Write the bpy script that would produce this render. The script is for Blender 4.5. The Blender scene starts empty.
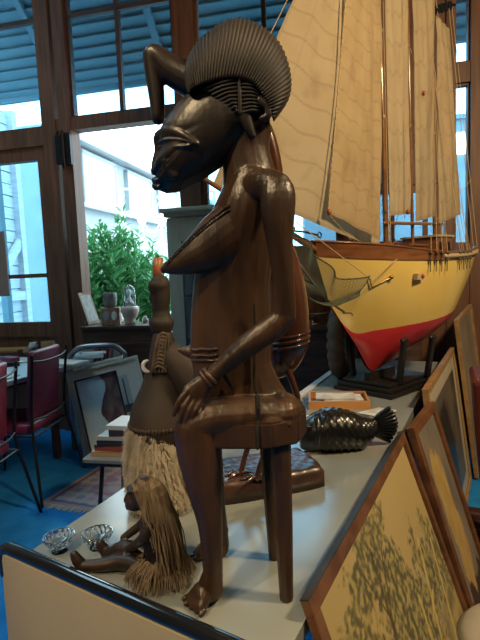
import bpy, bmesh, math, random
from math import sin, cos, pi, radians, sqrt, exp, floor
from mathutils import Vector, Matrix, noise

random.seed(7)
SC = bpy.context.scene
COL = SC.collection
V = Vector

# ------------------------------------------------------------------ camera
CAM_H, FPX = 1.35, 480.0
PITCH, ROLL = radians(5.5), radians(2.4)
FW = V((0, cos(PITCH), -sin(PITCH)))
_r0 = V((1, 0, 0)); _u0 = _r0.cross(FW)
RT = cos(ROLL) * _r0 - sin(ROLL) * _u0
UP = sin(ROLL) * _r0 + cos(ROLL) * _u0
CC = V((0, 0, CAM_H))
cam = bpy.data.cameras.new('camera')
cam.sensor_fit = 'VERTICAL'; cam.sensor_height = 32.0; cam.lens = 24.0
cam.clip_start = 0.05; cam.clip_end = 200
camo = bpy.data.objects.new('camera', cam); COL.objects.link(camo)
m3 = Matrix((RT, UP, -FW)).transposed()
camo.matrix_world = Matrix.Translation(CC) @ m3.to_4x4()
SC.camera = camo

# ------------------------------------------------------------------ world, lights, exposure
SC.view_settings.view_transform = 'Standard'
SC.view_settings.look = 'None'
SC.view_settings.gamma = 1.0
SC.view_settings.exposure = 0.0
SC.view_settings.use_curve_mapping = False
w = bpy.data.worlds.new('overcast_sky'); SC.world = w; w.use_nodes = True
bg = w.node_tree.nodes['Background']
bg.inputs['Color'].default_value = (0.66, 0.90, 1.0, 1)
bg.inputs['Strength'].default_value = 7.5


def area(name, loc, target, size, power, color, size_y=None):
    l = bpy.data.lights.new(name, 'AREA'); l.energy = power; l.color = color
    l.shape = 'RECTANGLE'; l.size = size; l.size_y = size_y or size
    o = bpy.data.objects.new(name, l); COL.objects.link(o)
    o.location = loc
    o.rotation_euler = (V(target) - V(loc)).to_track_quat('-Z', 'Y').to_euler()
    return o


WARM = (1.0, 0.74, 0.42)
area('ceiling_lamp_ship', (1.6, 0.5, 2.9), (0.95, 2.2, 1.3), 0.3, 78, WARM)


def spot(name, loc, target, power, color, angle, blend, radius):
    l = bpy.data.lights.new(name, 'SPOT'); l.energy = power; l.color = color
    l.spot_size = radians(angle); l.spot_blend = blend; l.shadow_soft_size = radius
    o = bpy.data.objects.new(name, l); COL.objects.link(o); o.location = loc
    o.rotation_euler = (V(target) - V(loc)).to_track_quat('-Z', 'Y').to_euler()
    return o


spot('wall_spot_front', (-0.95, -0.45, 2.2), (-0.28, 0.8, 0.5), 62, WARM, 52, 0.6, 0.05)
spot('ceiling_spot_front', (0.55, -0.7, 2.9), (0.1, 0.9, 0.75), 25, WARM, 40, 0.6, 0.05)
spot('ceiling_spot_left', (-0.75, 0.15, 2.8), (0.15, 1.05, 0.75), 85, WARM, 40, 0.5, 0.04)

# room frame: u along the window wall, v into it; table frame: n right, e away
UU = V((0.9755, -0.22, 0)); VV = V((0.22, 0.9755, 0)); WO = V((-0.52, 4.07, 0))
AZ = radians(24)
EE = V((sin(AZ), cos(AZ), 0)); NN = V((cos(AZ), -sin(AZ), 0))
Z = V((0, 0, 1))


def room(u, v, z=0.0):
    return WO + UU * u + VV * v + V((0, 0, z))


for nm, u, wd, z0, z1 in (('door_daylight', -0.55, 1.0, 0.1, 2.6), ('transom_daylight', -0.55, 1.0, 2.7, 4.3),
                          ('left_daylight', -1.7, 1.0, 0.8, 4.3), ('right_daylight', 0.8, 1.6, 1.5, 4.2)):
    l = bpy.data.lights.new(nm, 'AREA'); l.shape = 'RECTANGLE'; l.size = wd; l.size_y = z1 - z0
    l.cycles.is_portal = True
    o = bpy.data.objects.new(nm, l); COL.objects.link(o)
    o.location = room(u, 0.12, (z0 + z1) / 2)
    o.rotation_euler = (-VV).to_track_quat('-Z', 'Y').to_euler()


# ------------------------------------------------------------------ measuring from the photograph
def ray(x, y):
    return FW + RT * ((x - 240) / FPX) - UP * ((y - 320) / FPX)


def at(x, y, Y):
    d = ray(x, y); return CC + d * (Y / d.y)


def atz(x, y, z):
    d = ray(x, y); return CC + d * ((z - CAM_H) / d.z)


# ------------------------------------------------------------------ materials
def mat(name, col, rough=0.5, metal=0.0, col2=None, nscale=8.0, stretch=(1, 1, 1), contrast=(0.35, 0.65),
        bump=0.0, bscale=None, coat=0.0, spec=0.5, sheen=0.0, trans=0.0, transl=0.0, alpha=None):
    m = bpy.data.materials.new(name); m.use_nodes = True
    nt = m.node_tree; N = nt.nodes; L = nt.links
    b = N['Principled BSDF']
    b.inputs['Roughness'].default_value = rough
    b.inputs['Metallic'].default_value = metal
    b.inputs['Specular IOR Level'].default_value = spec
    b.inputs['Coat Weight'].default_value = coat
    b.inputs['Coat Roughness'].default_value = 0.12
    b.inputs['Sheen Weight'].default_value = sheen
    b.inputs['Transmission Weight'].default_value = trans
    b.inputs['Base Color'].default_value = (*col, 1)
    if col2 or bump:
        tc = N.new('ShaderNodeTexCoord'); mp = N.new('ShaderNodeMapping')
        mp.inputs['Scale'].default_value = stretch
        L.new(tc.outputs['Object'], mp.inputs['Vector'])
        nz = N.new('ShaderNodeTexNoise'); nz.inputs['Scale'].default_value = nscale
        nz.inputs['Detail'].default_value = 5
        L.new(mp.outputs['Vector'], nz.inputs['Vector'])
        if col2:
            r = N.new('ShaderNodeValToRGB')
            r.color_ramp.elements[0].position = contrast[0]; r.color_ramp.elements[1].position = contrast[1]
            r.color_ramp.elements[0].color = (*col, 1); r.color_ramp.elements[1].color = (*col2, 1)
            L.new(nz.outputs['Fac'], r.inputs['Fac']); L.new(r.outputs['Color'], b.inputs['Base Color'])
        if bump:
            bp = N.new('ShaderNodeBump'); bp.inputs['Strength'].default_value = bump
            bp.inputs['Distance'].default_value = 0.01
            src = nz
            if bscale:
                src = N.new('ShaderNodeTexNoise'); src.inputs['Scale'].default_value = bscale
                src.inputs['Detail'].default_value = 4
                L.new(mp.outputs['Vector'], src.inputs['Vector'])
            L.new(src.outputs['Fac'], bp.inputs['Height']); L.new(bp.outputs['Normal'], b.inputs['Normal'])
    if transl:
        t = N.new('ShaderNodeBsdfTranslucent'); t.inputs['Color'].default_value = (*col, 1)
        if col2: L.new(r.outputs['Color'], t.inputs['Color'])
        mx = N.new('ShaderNodeMixShader'); mx.inputs['Fac'].default_value = transl
        L.new(b.outputs[0], mx.inputs[1]); L.new(t.outputs[0], mx.inputs[2])
        L.new(mx.outputs[0], N['Material Output'].inputs['Surface'])
    return m


def glass_mat(name, tint=(0.8, 0.92, 1.0), refl=0.10, haze=0.06):
    m = bpy.data.materials.new(name); m.use_nodes = True
    nt = m.node_tree; N = nt.nodes; L = nt.links
    N.remove(N['Principled BSDF'])
    t = N.new('ShaderNodeBsdfTransparent'); t.inputs['Color'].default_value = (*tint, 1)
    g = N.new('ShaderNodeBsdfGlossy'); g.inputs['Roughness'].default_value = 0.03
    d = N.new('ShaderNodeBsdfDiffuse'); d.inputs['Color'].default_value = (0.6, 0.66, 0.7, 1)
    fr = N.new('ShaderNodeFresnel'); fr.inputs['IOR'].default_value = 1.35
    m1 = N.new('ShaderNodeMixShader'); L.new(fr.outputs[0], m1.inputs['Fac'])
    L.new(t.outputs[0], m1.inputs[1]); L.new(g.outputs[0], m1.inputs[2])
    tc = N.new('ShaderNodeTexCoord'); nz = N.new('ShaderNodeTexNoise'); nz.inputs['Scale'].default_value = 6
    nz.inputs['Detail'].default_value = 8
    L.new(tc.outputs['Object'], nz.inputs['Vector'])
    mu = N.new('ShaderNodeMath'); mu.operation = 'MULTIPLY'; mu.inputs[1].default_value = haze * 2
    L.new(nz.outputs['Fac'], mu.inputs[0])
    m2 = N.new('ShaderNodeMixShader'); L.new(mu.outputs[0], m2.inputs['Fac'])
    L.new(m1.outputs[0], m2.inputs[1]); L.new(d.outputs[0], m2.inputs[2])
    L.new(m2.outputs[0], N['Material Output'].inputs['Surface'])
    return m


def attr_mat(name, rough=0.5, coat=0.0, transl=0.0):
    m = bpy.data.materials.new(name); m.use_nodes = True
    N = m.node_tree.nodes; L = m.node_tree.links
    a = N.new('ShaderNodeVertexColor'); a.layer_name = 'pigment'
    b = N['Principled BSDF']; b.inputs['Roughness'].default_value = rough
    b.inputs['Coat Weight'].default_value = coat; b.inputs['Coat Roughness'].default_value = 0.08
    L.new(a.outputs['Color'], b.inputs['Base Color'])
    if transl:
        t = N.new('ShaderNodeBsdfTranslucent'); L.new(a.outputs['Color'], t.inputs['Color'])
        mx = N.new('ShaderNodeMixShader'); mx.inputs['Fac'].default_value = transl
        L.new(b.outputs[0], mx.inputs[1]); L.new(t.outputs[0], mx.inputs[2])
        L.new(mx.outputs[0], N['Material Output'].inputs['Surface'])
    return m


M = dict(
    statue=mat('carved_dark_wood', (0.018, 0.010, 0.0065), 0.38, col2=(0.064, 0.030, 0.014), nscale=7, stretch=(3, 3, 0.7), contrast=(.3, .72), bump=0.25, bscale=26, spec=0.5),
    statue_head=mat('blackened_wood', (0.011, 0.008, 0.008), 0.38, col2=(0.027, 0.017, 0.015), nscale=9, stretch=(3, 3, .8), bump=0.1, bscale=40, spec=0.55),
    hair=mat('carved_hair_wood', (0.012, 0.009, 0.0085), 0.62, col2=(0.026, 0.018, 0.015), nscale=12, spec=0.4),
    groove=mat('crack_shadow_wood', (0.006, 0.004, 0.003), 0.9),
    red_wood=mat('glossy_red_wood', (0.036, 0.012, 0.007), 0.22, col2=(0.085, 0.026, 0.013), nscale=6, stretch=(2, 2, .6), coat=0.5),
    red_wood_dark=mat('glossy_carved_base', (0.03, 0.013, 0.010), 0.4, col2=(0.065, 0.028, 0.02), nscale=14, coat=0.15),
    black_carved=mat('black_lacquer_wood', (0.006, 0.006, 0.007), 0.3, coat=0.25),
    frame_wood=mat('window_timber', (0.085, 0.034, 0.018), 0.55, col2=(0.17, 0.07, 0.034), nscale=5, stretch=(6, 6, .5), bump=0.1),
    timber_dark=mat('dark_timber', (0.045, 0.022, 0.016), 0.5, col2=(0.09, 0.045, 0.03), nscale=5, stretch=(1, 1, 6)),
    iron=mat('black_iron', (0.012, 0.013, 0.016), 0.4, metal=0.4),
    burgundy=mat('burgundy_vinyl', (0.17, 0.016, 0.045), 0.42, col2=(0.22, 0.022, 0.06), nscale=30),
    carpet=mat('blue_carpet', (0.014, 0.21, 0.60), 0.95, col2=(0.024, 0.26, 0.68), nscale=9, bump=0.25, bscale=300, spec=0.1),
    laminate=mat('pale_laminate', (0.205, 0.225, 0.215), 0.2, col2=(0.235, 0.255, 0.245), nscale=4, spec=0.45),
    cream=mat('cream_panel', (0.50, 0.40, 0.235), 0.5, col2=(0.54, 0.435, 0.255), nscale=3),
    black_gloss=mat('glossy_black_edge', (0.008, 0.009, 0.012), 0.12, coat=0.6),
    plaster=mat('aged_plaster', (0.30, 0.25, 0.19), 0.9, col2=(0.36, 0.30, 0.23), nscale=3),
    ceiling=mat('dark_ceiling_boards', (0.16, 0.12, 0.09), 0.8, col2=(0.2, 0.15, 0.11), nscale=3),
    straw=mat('raffia_straw', (0.085, 0.052, 0.028), 0.75, col2=(0.27, 0.20, 0.125), nscale=55, stretch=(1.6, 1.6, .12), contrast=(.3, .68)),
    fur=mat('cream_fleece', (0.46, 0.40, 0.31), 0.95, col2=(0.55, 0.485, 0.38), nscale=25, sheen=0.3, transl=0.4),
    leather=mat('brown_hide', (0.012, 0.008, 0.006), 0.7, col2=(0.028, 0.017, 0.0115), nscale=14, bump=0.2),
    weave=mat('woven_strap', (0.03, 0.02, 0.014), 0.8, col2=(0.065, 0.043, 0.027), nscale=60),
    doll=mat('dark_doll_wood', (0.012, 0.008, 0.006), 0.45, col2=(0.032, 0.018, 0.011), nscale=20),
    shell=mat('white_shell', (0.5, 0.5, 0.5), 0.3),
    crystal=mat('cut_crystal', (0.95, 0.97, 1.0), 0.03, trans=1.0),
    dome_glass=glass_mat('dome_glass', (0.93, 0.97, 1.0), haze=0.10),
    pane=glass_mat('dusty_window_glass', (0.58, 0.80, 0.92), haze=0.03),
    clear_pane=glass_mat('clear_shop_glass', (0.86, 0.94, 0.98), haze=0.01),
    cab_glass=glass_mat('cabinet_glass', (0.75, 0.88, 0.95), haze=0.10),
    hull_y=mat('yellow_hull_paint', (0.66, 0.47, 0.12), 0.22, col2=(0.70, 0.51, 0.15), nscale=5, coat=0.4),
    hull_r=mat('red_hull_paint', (0.36, 0.018, 0.024), 0.35, col2=(0.40, 0.025, 0.03), nscale=5, coat=0.2),
    ship_wood=mat('varnished_ship_wood', (0.13, 0.048, 0.018), 0.25, col2=(0.22, 0.085, 0.032), nscale=8, stretch=(1, 1, 5), coat=0.4),
    ship_pale=mat('pale_ship_timber', (0.42, 0.33, 0.2), 0.45),
    mast=mat('varnished_mast', (0.14, 0.06, 0.025), 0.2, col2=(0.24, 0.11, 0.045), nscale=10, coat=0.5),
    rope=mat('tan_rigging', (0.42, 0.31, 0.17), 0.8),
    rope_dark=mat('dark_rope', (0.10, 0.07, 0.045), 0.8),
    net=mat('green_net_twine', (0.075, 0.09, 0.068), 0.9),
    brass=mat('brass_fitting', (0.5, 0.33, 0.12), 0.3, metal=1.0),
    deck=mat('deck_planks', (0.30, 0.19, 0.09), 0.5),
    cradle=mat('black_painted_cradle', (0.010, 0.009, 0.009), 0.45),
    tyre=mat('ribbed_rubber', (0.11, 0.08, 0.06), 0.8, col2=(0.17, 0.125, 0.09), nscale=12),
    frame_brown=mat('brown_picture_frame', (0.10, 0.042, 0.02), 0.38, col2=(0.17, 0.075, 0.036), nscale=6, stretch=(1, 4, 4)),
    frame_black=mat('worn_black_edge', (0.012, 0.011, 0.011), 0.6, col2=(0.03, 0.026, 0.024), nscale=20),
    frame_oak=mat('oak_picture_frame', (0.27, 0.15, 0.065), 0.4, col2=(0.38, 0.22, 0.10), nscale=6, stretch=(1, 4, 4)),
    gilt=mat('gilt_slip', (0.62, 0.43, 0.16), 0.35, metal=0.6),
    white_frame=mat('cream_frame', (0.74, 0.71, 0.60), 0.5),
    tray=mat('orange_wood_tray', (0.42, 0.19, 0.06), 0.4, col2=(0.5, 0.24, 0.08), nscale=5),
    paper=mat('printed_paper', (0.62, 0.60, 0.55), 0.7, col2=(0.45, 0.42, 0.40), nscale=18, contrast=(.45, .6)),
    page=mat('page_edges', (0.62, 0.58, 0.50), 0.8),
    chrome=mat('grey_metal_tube', (0.30, 0.30, 0.33), 0.3, metal=0.8),
    mirror=mat('mirror_glass', (0.6, 0.66, 0.7), 0.05, metal=1.0),
    vitrine=mat('grey_green_paint', (0.38, 0.385, 0.30), 0.55, col2=(0.44, 0.445, 0.36), nscale=6, stretch=(4, 4, .5)),
    white=mat('white_glaze', (0.66, 0.63, 0.58), 0.35),
    pinkish=mat('pale_terracotta', (0.42, 0.27, 0.2), 0.6),
    gold_box=mat('patterned_box', (0.28, 0.12, 0.08), 0.5, col2=(0.42, 0.24, 0.15), nscale=20),
    maroon=mat('dark_red_leatherette', (0.09, 0.012, 0.014), 0.4),
    grey_leather=mat('grey_leather', (0.22, 0.20, 0.17), 0.45, col2=(0.28, 0.25, 0.21), nscale=10, bump=0.2),
    leaf=mat('glossy_leaf', (0.06, 0.24, 0.075), 0.35, col2=(0.13, 0.42, 0.16), nscale=6, transl=0.35),
    stem=mat('plant_stem', (0.06, 0.09, 0.03), 0.7),
    wall_out=mat('pale_render', (0.26, 0.30, 0.33), 0.8, col2=(0.30, 0.34, 0.37), nscale=3),
    blind=mat('white_blind', (0.85, 0.87, 0.88), 0.6),  # building panes carry the sky's reflection as white colour; also the white ironwork
    canopy=mat('slate_blue_canopy', (0.075, 0.145, 0.175), 0.7, col2=(0.095, 0.17, 0.20), nscale=2, stretch=(.3, 3, 3)),
    boards=mat('whitewashed_boards', (0.50, 0.45, 0.46), 0.75, col2=(0.62, 0.57, 0.58), nscale=3, stretch=(1, 1, 8)),
    paving=mat('yard_paving', (0.32, 0.33, 0.33), 0.9, col2=(0.38, 0.39, 0.39), nscale=3),
    painted=attr_mat('painted_canvas', 0.5, 0.04),
    glazed=attr_mat('glazed_print', 0.4, 0.25),
    sail=attr_mat('sailcloth', 0.85, 0.0, 0.35),
    rug=attr_mat('woven_rug', 0.95),
    fringe=mat('rug_fringe', (0.62, 0.56, 0.5), 0.9),
)


# ------------------------------------------------------------------ mesh helpers
def link(name, me, m, parent=None, smooth=True):
    o = bpy.data.objects.new(name, me); COL.objects.link(o)
    if m: me.materials.append(m)
    if parent: o.parent = parent
    if smooth:
        me.polygons.foreach_set('use_smooth', [True] * len(me.polygons))
    return o


def obj(name, bm, m, parent=None, smooth=False, recalc=True):
    if recalc and bm.faces: bmesh.ops.recalc_face_normals(bm, faces=bm.faces[:])
    if parent:
        off = parent.get('_o'); 
    me = bpy.data.meshes.new(name); bm.to_mesh(me); bm.free()
    o = link(name, me, m, None, smooth)
    if parent: adopt(o, parent)
    return o


def wm(o):
    mw = o.matrix_basis.copy()
    p = o.parent
    while p:
        mw = p.matrix_basis @ mw; p = p.parent
    return mw


def adopt(o, parent):
    """parent a mesh built in world coordinates: move its data into the parent's frame"""
    o.data.transform(wm(parent).inverted())
    o.parent = parent


def thing(name, label, cat, loc=(0, 0, 0), group=None, rz=0.0):
    o = bpy.data.objects.new(name, None); COL.objects.link(o)
    o.empty_display_size = 0.05
    o.location = loc; o.rotation_euler = (0, 0, rz)
    return tag(o, label, cat, group)


def tag(o, label=None, cat=None, group=None, kind=None):
    if label: o['label'] = label
    if cat: o['category'] = cat
    if group: o['group'] = group
    if kind: o['kind'] = kind
    return o


def struct(name, bm, m, smooth=False):
    return tag(obj(name, bm, m, None, smooth), kind='structure')


def box(bm, c, sx, sy, sz, ax=V((1, 0, 0)), ay=V((0, 1, 0)), az=V((0, 0, 1)), bevel=0.0):
    """box centred at c, full sizes along the three axes"""
    c = V(c); vs = []
    for i in (-1, 1):
        for j in (-1, 1):
            for k in (-1, 1):
                vs.append(bm.verts.new(c + ax * (i * sx / 2) + ay * (j * sy / 2) + az * (k * sz / 2)))
    fs = [(0, 1, 3, 2), (4, 6, 7, 5), (0, 4, 5, 1), (2, 3, 7, 6), (0, 2, 6, 4), (1, 5, 7, 3)]
    faces = [bm.faces.new([vs[i] for i in f]) for f in fs]
    if bevel:
        es = list({e for f in faces for e in f.edges})
        bmesh.ops.bevel(bm, geom=es, offset=bevel, segments=2, affect='EDGES', profile=0.5)
    return bm


def B(*a, **k):
    bm = bmesh.new(); box(bm, *a, **k); return bm


def prism(bm, pts, z0, z1):
    lo = [bm.verts.new((p[0], p[1], z0)) for p in pts]; hi = [bm.verts.new((p[0], p[1], z1)) for p in pts]
    n = len(pts)
    bm.faces.new(lo[::-1]); bm.faces.new(hi)
    for i in range(n):
        bm.faces.new((lo[i], lo[(i + 1) % n], hi[(i + 1) % n], hi[i]))
    return bm


def lens_(bm, outline, centre, halves, p=2.2, rings=6, ydir=V((0, 1, 0))):
    """pillow: closed outline (points in one plane), swelling along ydir"""
    n = len(outline); centre = V(centre)
    cols = []
    for sgn in (-1, 1):
        prev = None
        for r in range(rings):
            s = 1 - r / rings
            h = halves * (max(0, 1 - s ** p)) ** (1 / p)
            if r == 0 and sgn == 1:
                ring = cols[0][0]
            else:
                ring = [bm.verts.new(centre + (V(o) - centre) * s + ydir * (sgn * h)) for o in outline]
            if prev:
                for i in range(n):
                    bm.faces.new((prev[i], prev[(i + 1) % n], ring[(i + 1) % n], ring[i]))
            else:
                cols.append([ring])
            prev = ring
        c = bm.verts.new(centre + ydir * (sgn * halves))
        for i in range(n):
            bm.faces.new((prev[i], prev[(i + 1) % n], c))
    return bm


def smooth_path(pts, k=4):
    """Catmull-Rom over tuples of any length"""
    out = []
    n = len(pts)
    if n < 3: return [tuple(p) for p in pts]
    for i in range(n - 1):
        p0 = pts[max(i - 1, 0)]; p1 = pts[i]; p2 = pts[i + 1]; p3 = pts[min(i + 2, n - 1)]
        for j in range(k):
            t = j / k
            out.append(tuple(0.5 * ((2 * b) + (-a + c) * t + (2 * a - 5 * b + 4 * c - d) * t * t + (-a + 3 * b - 3 * c + d) * t ** 3)
                             for a, b, c, d in zip(p0, p1, p2, p3)))
    out.append(tuple(pts[-1]))
    return out


def tube(bm, pts, rad, seg=10, ref=None, cap=True, round_=True, k=1):
    """loft ellipses along pts. rad: list of r or (across, along-ref). ref: reference direction"""
    if not isinstance(rad, (list, tuple)): rad = [rad] * len(pts)
    rr = [(r, r) if not isinstance(r, (list, tuple)) else r for r in rad]
    if k > 1:
        sm = smooth_path([(*p, *r) for p, r in zip([tuple(q) for q in pts], rr)], k)
        pts = [V(s[:3]) for s in sm]; rr = [(s[3], s[4]) for s in sm]
    pts = [V(p) for p in pts]; n = len(pts)
    tans = []
    for i in range(n):
        t = pts[min(i + 1, n - 1)] - pts[max(i - 1, 0)]
        tans.append(t.normalized() if t.length > 1e-9 else V((0, 0, 1)))
    if ref is None:
        ref_ = V((0, 1, 0)) if abs(tans[0].y) < 0.9 else V((1, 0, 0))
    else:
        ref_ = V(ref)
    stations = []
    if round_ and cap:
        for a in (0.3, 0.65):
            stations.append((pts[0] - tans[0] * (min(rr[0]) * cos(a * pi / 2)), tans[0], rr[0][0] * sin(a * pi / 2), rr[0][1] * sin(a * pi / 2)))
    for p, t, r in zip(pts, tans, rr): stations.append((p, t, r[0], r[1]))
    if round_ and cap:
        for a in (0.65, 0.3):
            stations.append((pts[-1] + tans[-1] * (min(rr[-1]) * cos(a * pi / 2)), tans[-1], rr[-1][0] * sin(a * pi / 2), rr[-1][1] * sin(a * pi / 2)))
    rings = []
    cur = ref_
    for p, t, ra, rb in stations:
        base = V(ref) if ref is not None else cur
        a = base - t * base.dot(t)
        if a.length < 1e-4: a = cur - t * cur.dot(t)
        if a.length < 1e-4: a = t.orthogonal()
        a.normalize(); b = t.cross(a); cur = a
        rings.append([bm.verts.new(p + b * (ra * cos(2 * pi * j / seg)) + a * (rb * sin(2 * pi * j / seg))) for j in range(seg)])
    for r0, r1 in zip(rings, rings[1:]):
        for j in range(seg):
            bm.faces.new((r0[j], r0[(j + 1) % seg], r1[(j + 1) % seg], r1[j]))
    if cap:
        bm.faces.new(rings[0][::-1]); bm.faces.new(rings[-1])
    return bm


def T(*a, **k):
    bm = bmesh.new(); tube(bm, *a, **k); return bm


def lathe(bm, prof, c=(0, 0, 0), seg=24, ripple=None):
    """prof: (r, z) pairs"""
    c = V(c); rings = []
    for i, (r, z) in enumerate(prof):
        ring = []
        for j in range(seg):
            a = 2 * pi * j / seg
            rr = r * (1 + (ripple(i, a) if ripple else 0))
            ring.append(bm.verts.new(c + V((rr * cos(a), rr * sin(a), z))))
        rings.append(ring)
    for r0, r1 in zip(rings, rings[1:]):
        for j in range(seg):
            bm.faces.new((r0[j], r0[(j + 1) % seg], r1[(j + 1) % seg], r1[j]))
    bm.faces.new(rings[0][::-1]); bm.faces.new(rings[-1])
    return bm


def ball(bm, c, rx, ry=None, rz=None, seg=16):
    ry = ry or rx; rz = rz or rx
    mtx = Matrix.Translation(V(c)) @ Matrix.Diagonal((rx, ry, rz, 1))
    bmesh.ops.create_uvsphere(bm, u_segments=seg, v_segments=max(6, seg // 2), radius=1, matrix=mtx)
    return bm


def carve(name, bm, m, voxel, parent=None, smooth_it=4, fac=0.5):
    """fuse overlapping closed shapes into one continuous carved surface"""
    bmesh.ops.recalc_face_normals(bm, faces=bm.faces[:])
    me = bpy.data.meshes.new('raw'); bm.to_mesh(me); bm.free()
    o = bpy.data.objects.new('raw', me); COL.objects.link(o)
    r = o.modifiers.new('r', 'REMESH'); r.mode = 'VOXEL'; r.voxel_size = voxel; r.use_smooth_shade = True
    if smooth_it:
        s = o.modifiers.new('s', 'SMOOTH'); s.factor = fac; s.iterations = smooth_it
    dg = bpy.context.evaluated_depsgraph_get()
    new = bpy.data.meshes.new_from_object(o.evaluated_get(dg))
    bpy.data.objects.remove(o); bpy.data.meshes.remove(me)
    new.name = name
    n = link(name, new, m, None, True)
    new.materials.clear(); new.materials.append(m)
    if parent: adopt(n, parent)
    return n


def canvas(name, o0, ax, ay, nx, ny, fn, m, parent=None, bulge=None):
    """rectangular sheet from corner o0 along vectors ax, ay with painted pigment fn(u, v)"""
    o0, ax, ay = V(o0), V(ax), V(ay)
    me = bpy.data.meshes.new(name)
    vs, cols = [], []
    for j in range(ny + 1):
        for i in range(nx + 1):
            u, v = i / nx, j / ny
            p = o0 + ax * u + ay * v
            if bulge: p = p + bulge(u, v)
            vs.append(p); cols.append((*fn(u, v), 1.0))
    fs = [(j * (nx + 1) + i, j * (nx + 1) + i + 1, (j + 1) * (nx + 1) + i + 1, (j + 1) * (nx + 1) + i) for j in range(ny) for i in range(nx)]
    me.from_pydata(vs, [], fs)
    ca = me.color_attributes.new('pigment', 'FLOAT_COLOR', 'POINT')
    ca.data.foreach_set('color', [c for q in cols for c in q])
    o = link(name, me, m, None, True)
    if parent: adopt(o, parent)
    return o


def mixc(a, b, t):
    t = max(0.0, min(1.0, t)); return tuple(x + (y - x) * t for x, y in zip(a, b))


def nz(x, y, s=1.0, o=0.0):
    return noise.fractal(V((x * s + o, y * s - o, o * 1.7)), 1.0, 2.0, 4)


def sst(a, b, x):
    t = max(0, min(1, (x - a) / (b - a))); return t * t * (3 - 2 * t)


def dup(root, loc=None, rz=None, label=None, group=None):
    r = root.copy(); COL.objects.link(r)
    if loc is not None: r.location = loc
    if rz is not None: r.rotation_euler = (0, 0, rz)
    if label: r['label'] = label
    if group: r['group'] = group
    for ch in list(root.children):
        c = ch.copy(); COL.objects.link(c); c.parent = r
        for g in list(ch.children):
            d = g.copy(); COL.objects.link(d); d.parent = c
    return r


# =================================================================== SETTING
def room_box(u0, u1, v0, v1, z0, z1, bm=None):
    bm = bm or bmesh.new()
    return box(bm, room((u0 + u1) / 2, (v0 + v1) / 2, (z0 + z1) / 2), u1 - u0, v1 - v0, z1 - z0, UU, VV)


CEIL = 4.55
UL, UR, VB = -2.6, 4.2, -6.6
struct('floor', room_box(UL, UR, VB, 0.08, -0.1, 0.0), M['carpet'])
KU0, KU1, KV0, KV1 = -2.45, -0.95, -3.0, -0.7                                # unseen skylight added to bring cool daylight to the left part
bm = room_box(UL - .1, KU0, VB - .1, .15, CEIL, CEIL + .1); room_box(KU1, UR + .1, VB - .1, .15, CEIL, CEIL + .1, bm)
room_box(KU0, KU1, VB - .1, KV0, CEIL, CEIL + .1, bm); room_box(KU0, KU1, KV1, .15, CEIL, CEIL + .1, bm)
struct('ceiling', bm, M['ceiling'])
l = bpy.data.lights.new('skylight_daylight', 'AREA'); l.shape = 'RECTANGLE'; l.size = KU1 - KU0; l.size_y = KV1 - KV0; l.cycles.is_portal = True
o = bpy.data.objects.new('skylight_daylight', l); COL.objects.link(o); o.location = room((KU0 + KU1) / 2, (KV0 + KV1) / 2, CEIL + .12)
o.rotation_euler = (0, 0, math.atan2(UU.y, UU.x))
w9 = bpy.data.objects.new('window_8', None); COL.objects.link(w9); w9['kind'] = 'structure'; w9.location = room((KU0 + KU1) / 2, (KV0 + KV1) / 2, CEIL)
bm = bmesh.new()
for k in range(4):
    uu = KU0 + .025 + k * (KU1 - KU0 - .05) / 3; room_box(uu - .025, uu + .025, KV0, KV1, CEIL + .02, CEIL + .09, bm)
obj('window_frame', bm, M['frame_wood'], w9)
obj('pane', room_box(KU0 + .01, KU1 - .01, KV0 + .01, KV1 - .01, CEIL + .05, CEIL + .058), M['clear_pane'], w9)
struct('wall_left', room_box(UL - .1, UL, VB, 0.1, 0, CEIL), M['plaster'])
struct('wall_right', room_box(UR, UR + .1, VB, 0.1, 0, CEIL), M['plaster'])
struct('wall_rear', room_box(UL - .1, UR + .1, VB - .1, VB, 0, CEIL), M['plaster'])


def u_at(px, py):
    """u on the window wall (v = 0) seen at this pixel"""
    d = ray(px, py); t = (WO - CC).dot(VV) / d.dot(VV); p = CC + d * t
    return (p - WO).dot(UU), p.z


# window wall: timber posts and beams around the glazing
uA = u_at(51, 100)[0]; uB = u_at(67, 100)[0]; uC = u_at(188, 100)[0]; uD = u_at(352, 240)[0]; uE = u_at(449, 60)[0]; uF = u_at(474, 60)[0]
zT = u_at(110, 124)[1]                                             # transom beam height
FD = 0.07
bm = bmesh.new()
for uc, wd in ((uA, .13), (uB, .11), (uC, .17), (uD, .14), (uE, .06), (uF, .07)):
    room_box(uc - wd / 2, uc + wd / 2, -FD, FD, 0, CEIL, bm)
room_box(UL, uA - .05, -FD + .01, FD - .01, zT - .13, zT + .02, bm)
room_box(uA - .05, uC, -FD + .01, FD - .01, zT - .03, zT + .07, bm)
room_box(uC, UR, -FD + .01, FD - .01, zT - .02, zT + .12, bm)
room_box(uC, UR, -FD + .01, FD - .01, 0, 1.5, bm)
room_box(uD, uE, -FD + .02, FD - .02, 1.95, zT, bm)
room_box(uF, UR, -FD + .02, FD - .02, 1.5, CEIL, bm)
room_box(uD, uE, -FD + .02, FD - .02, zT + .1, CEIL, bm)                  # boarded dado to the right of the doorway
struct('wall_window', bm, M['frame_wood'])


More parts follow.
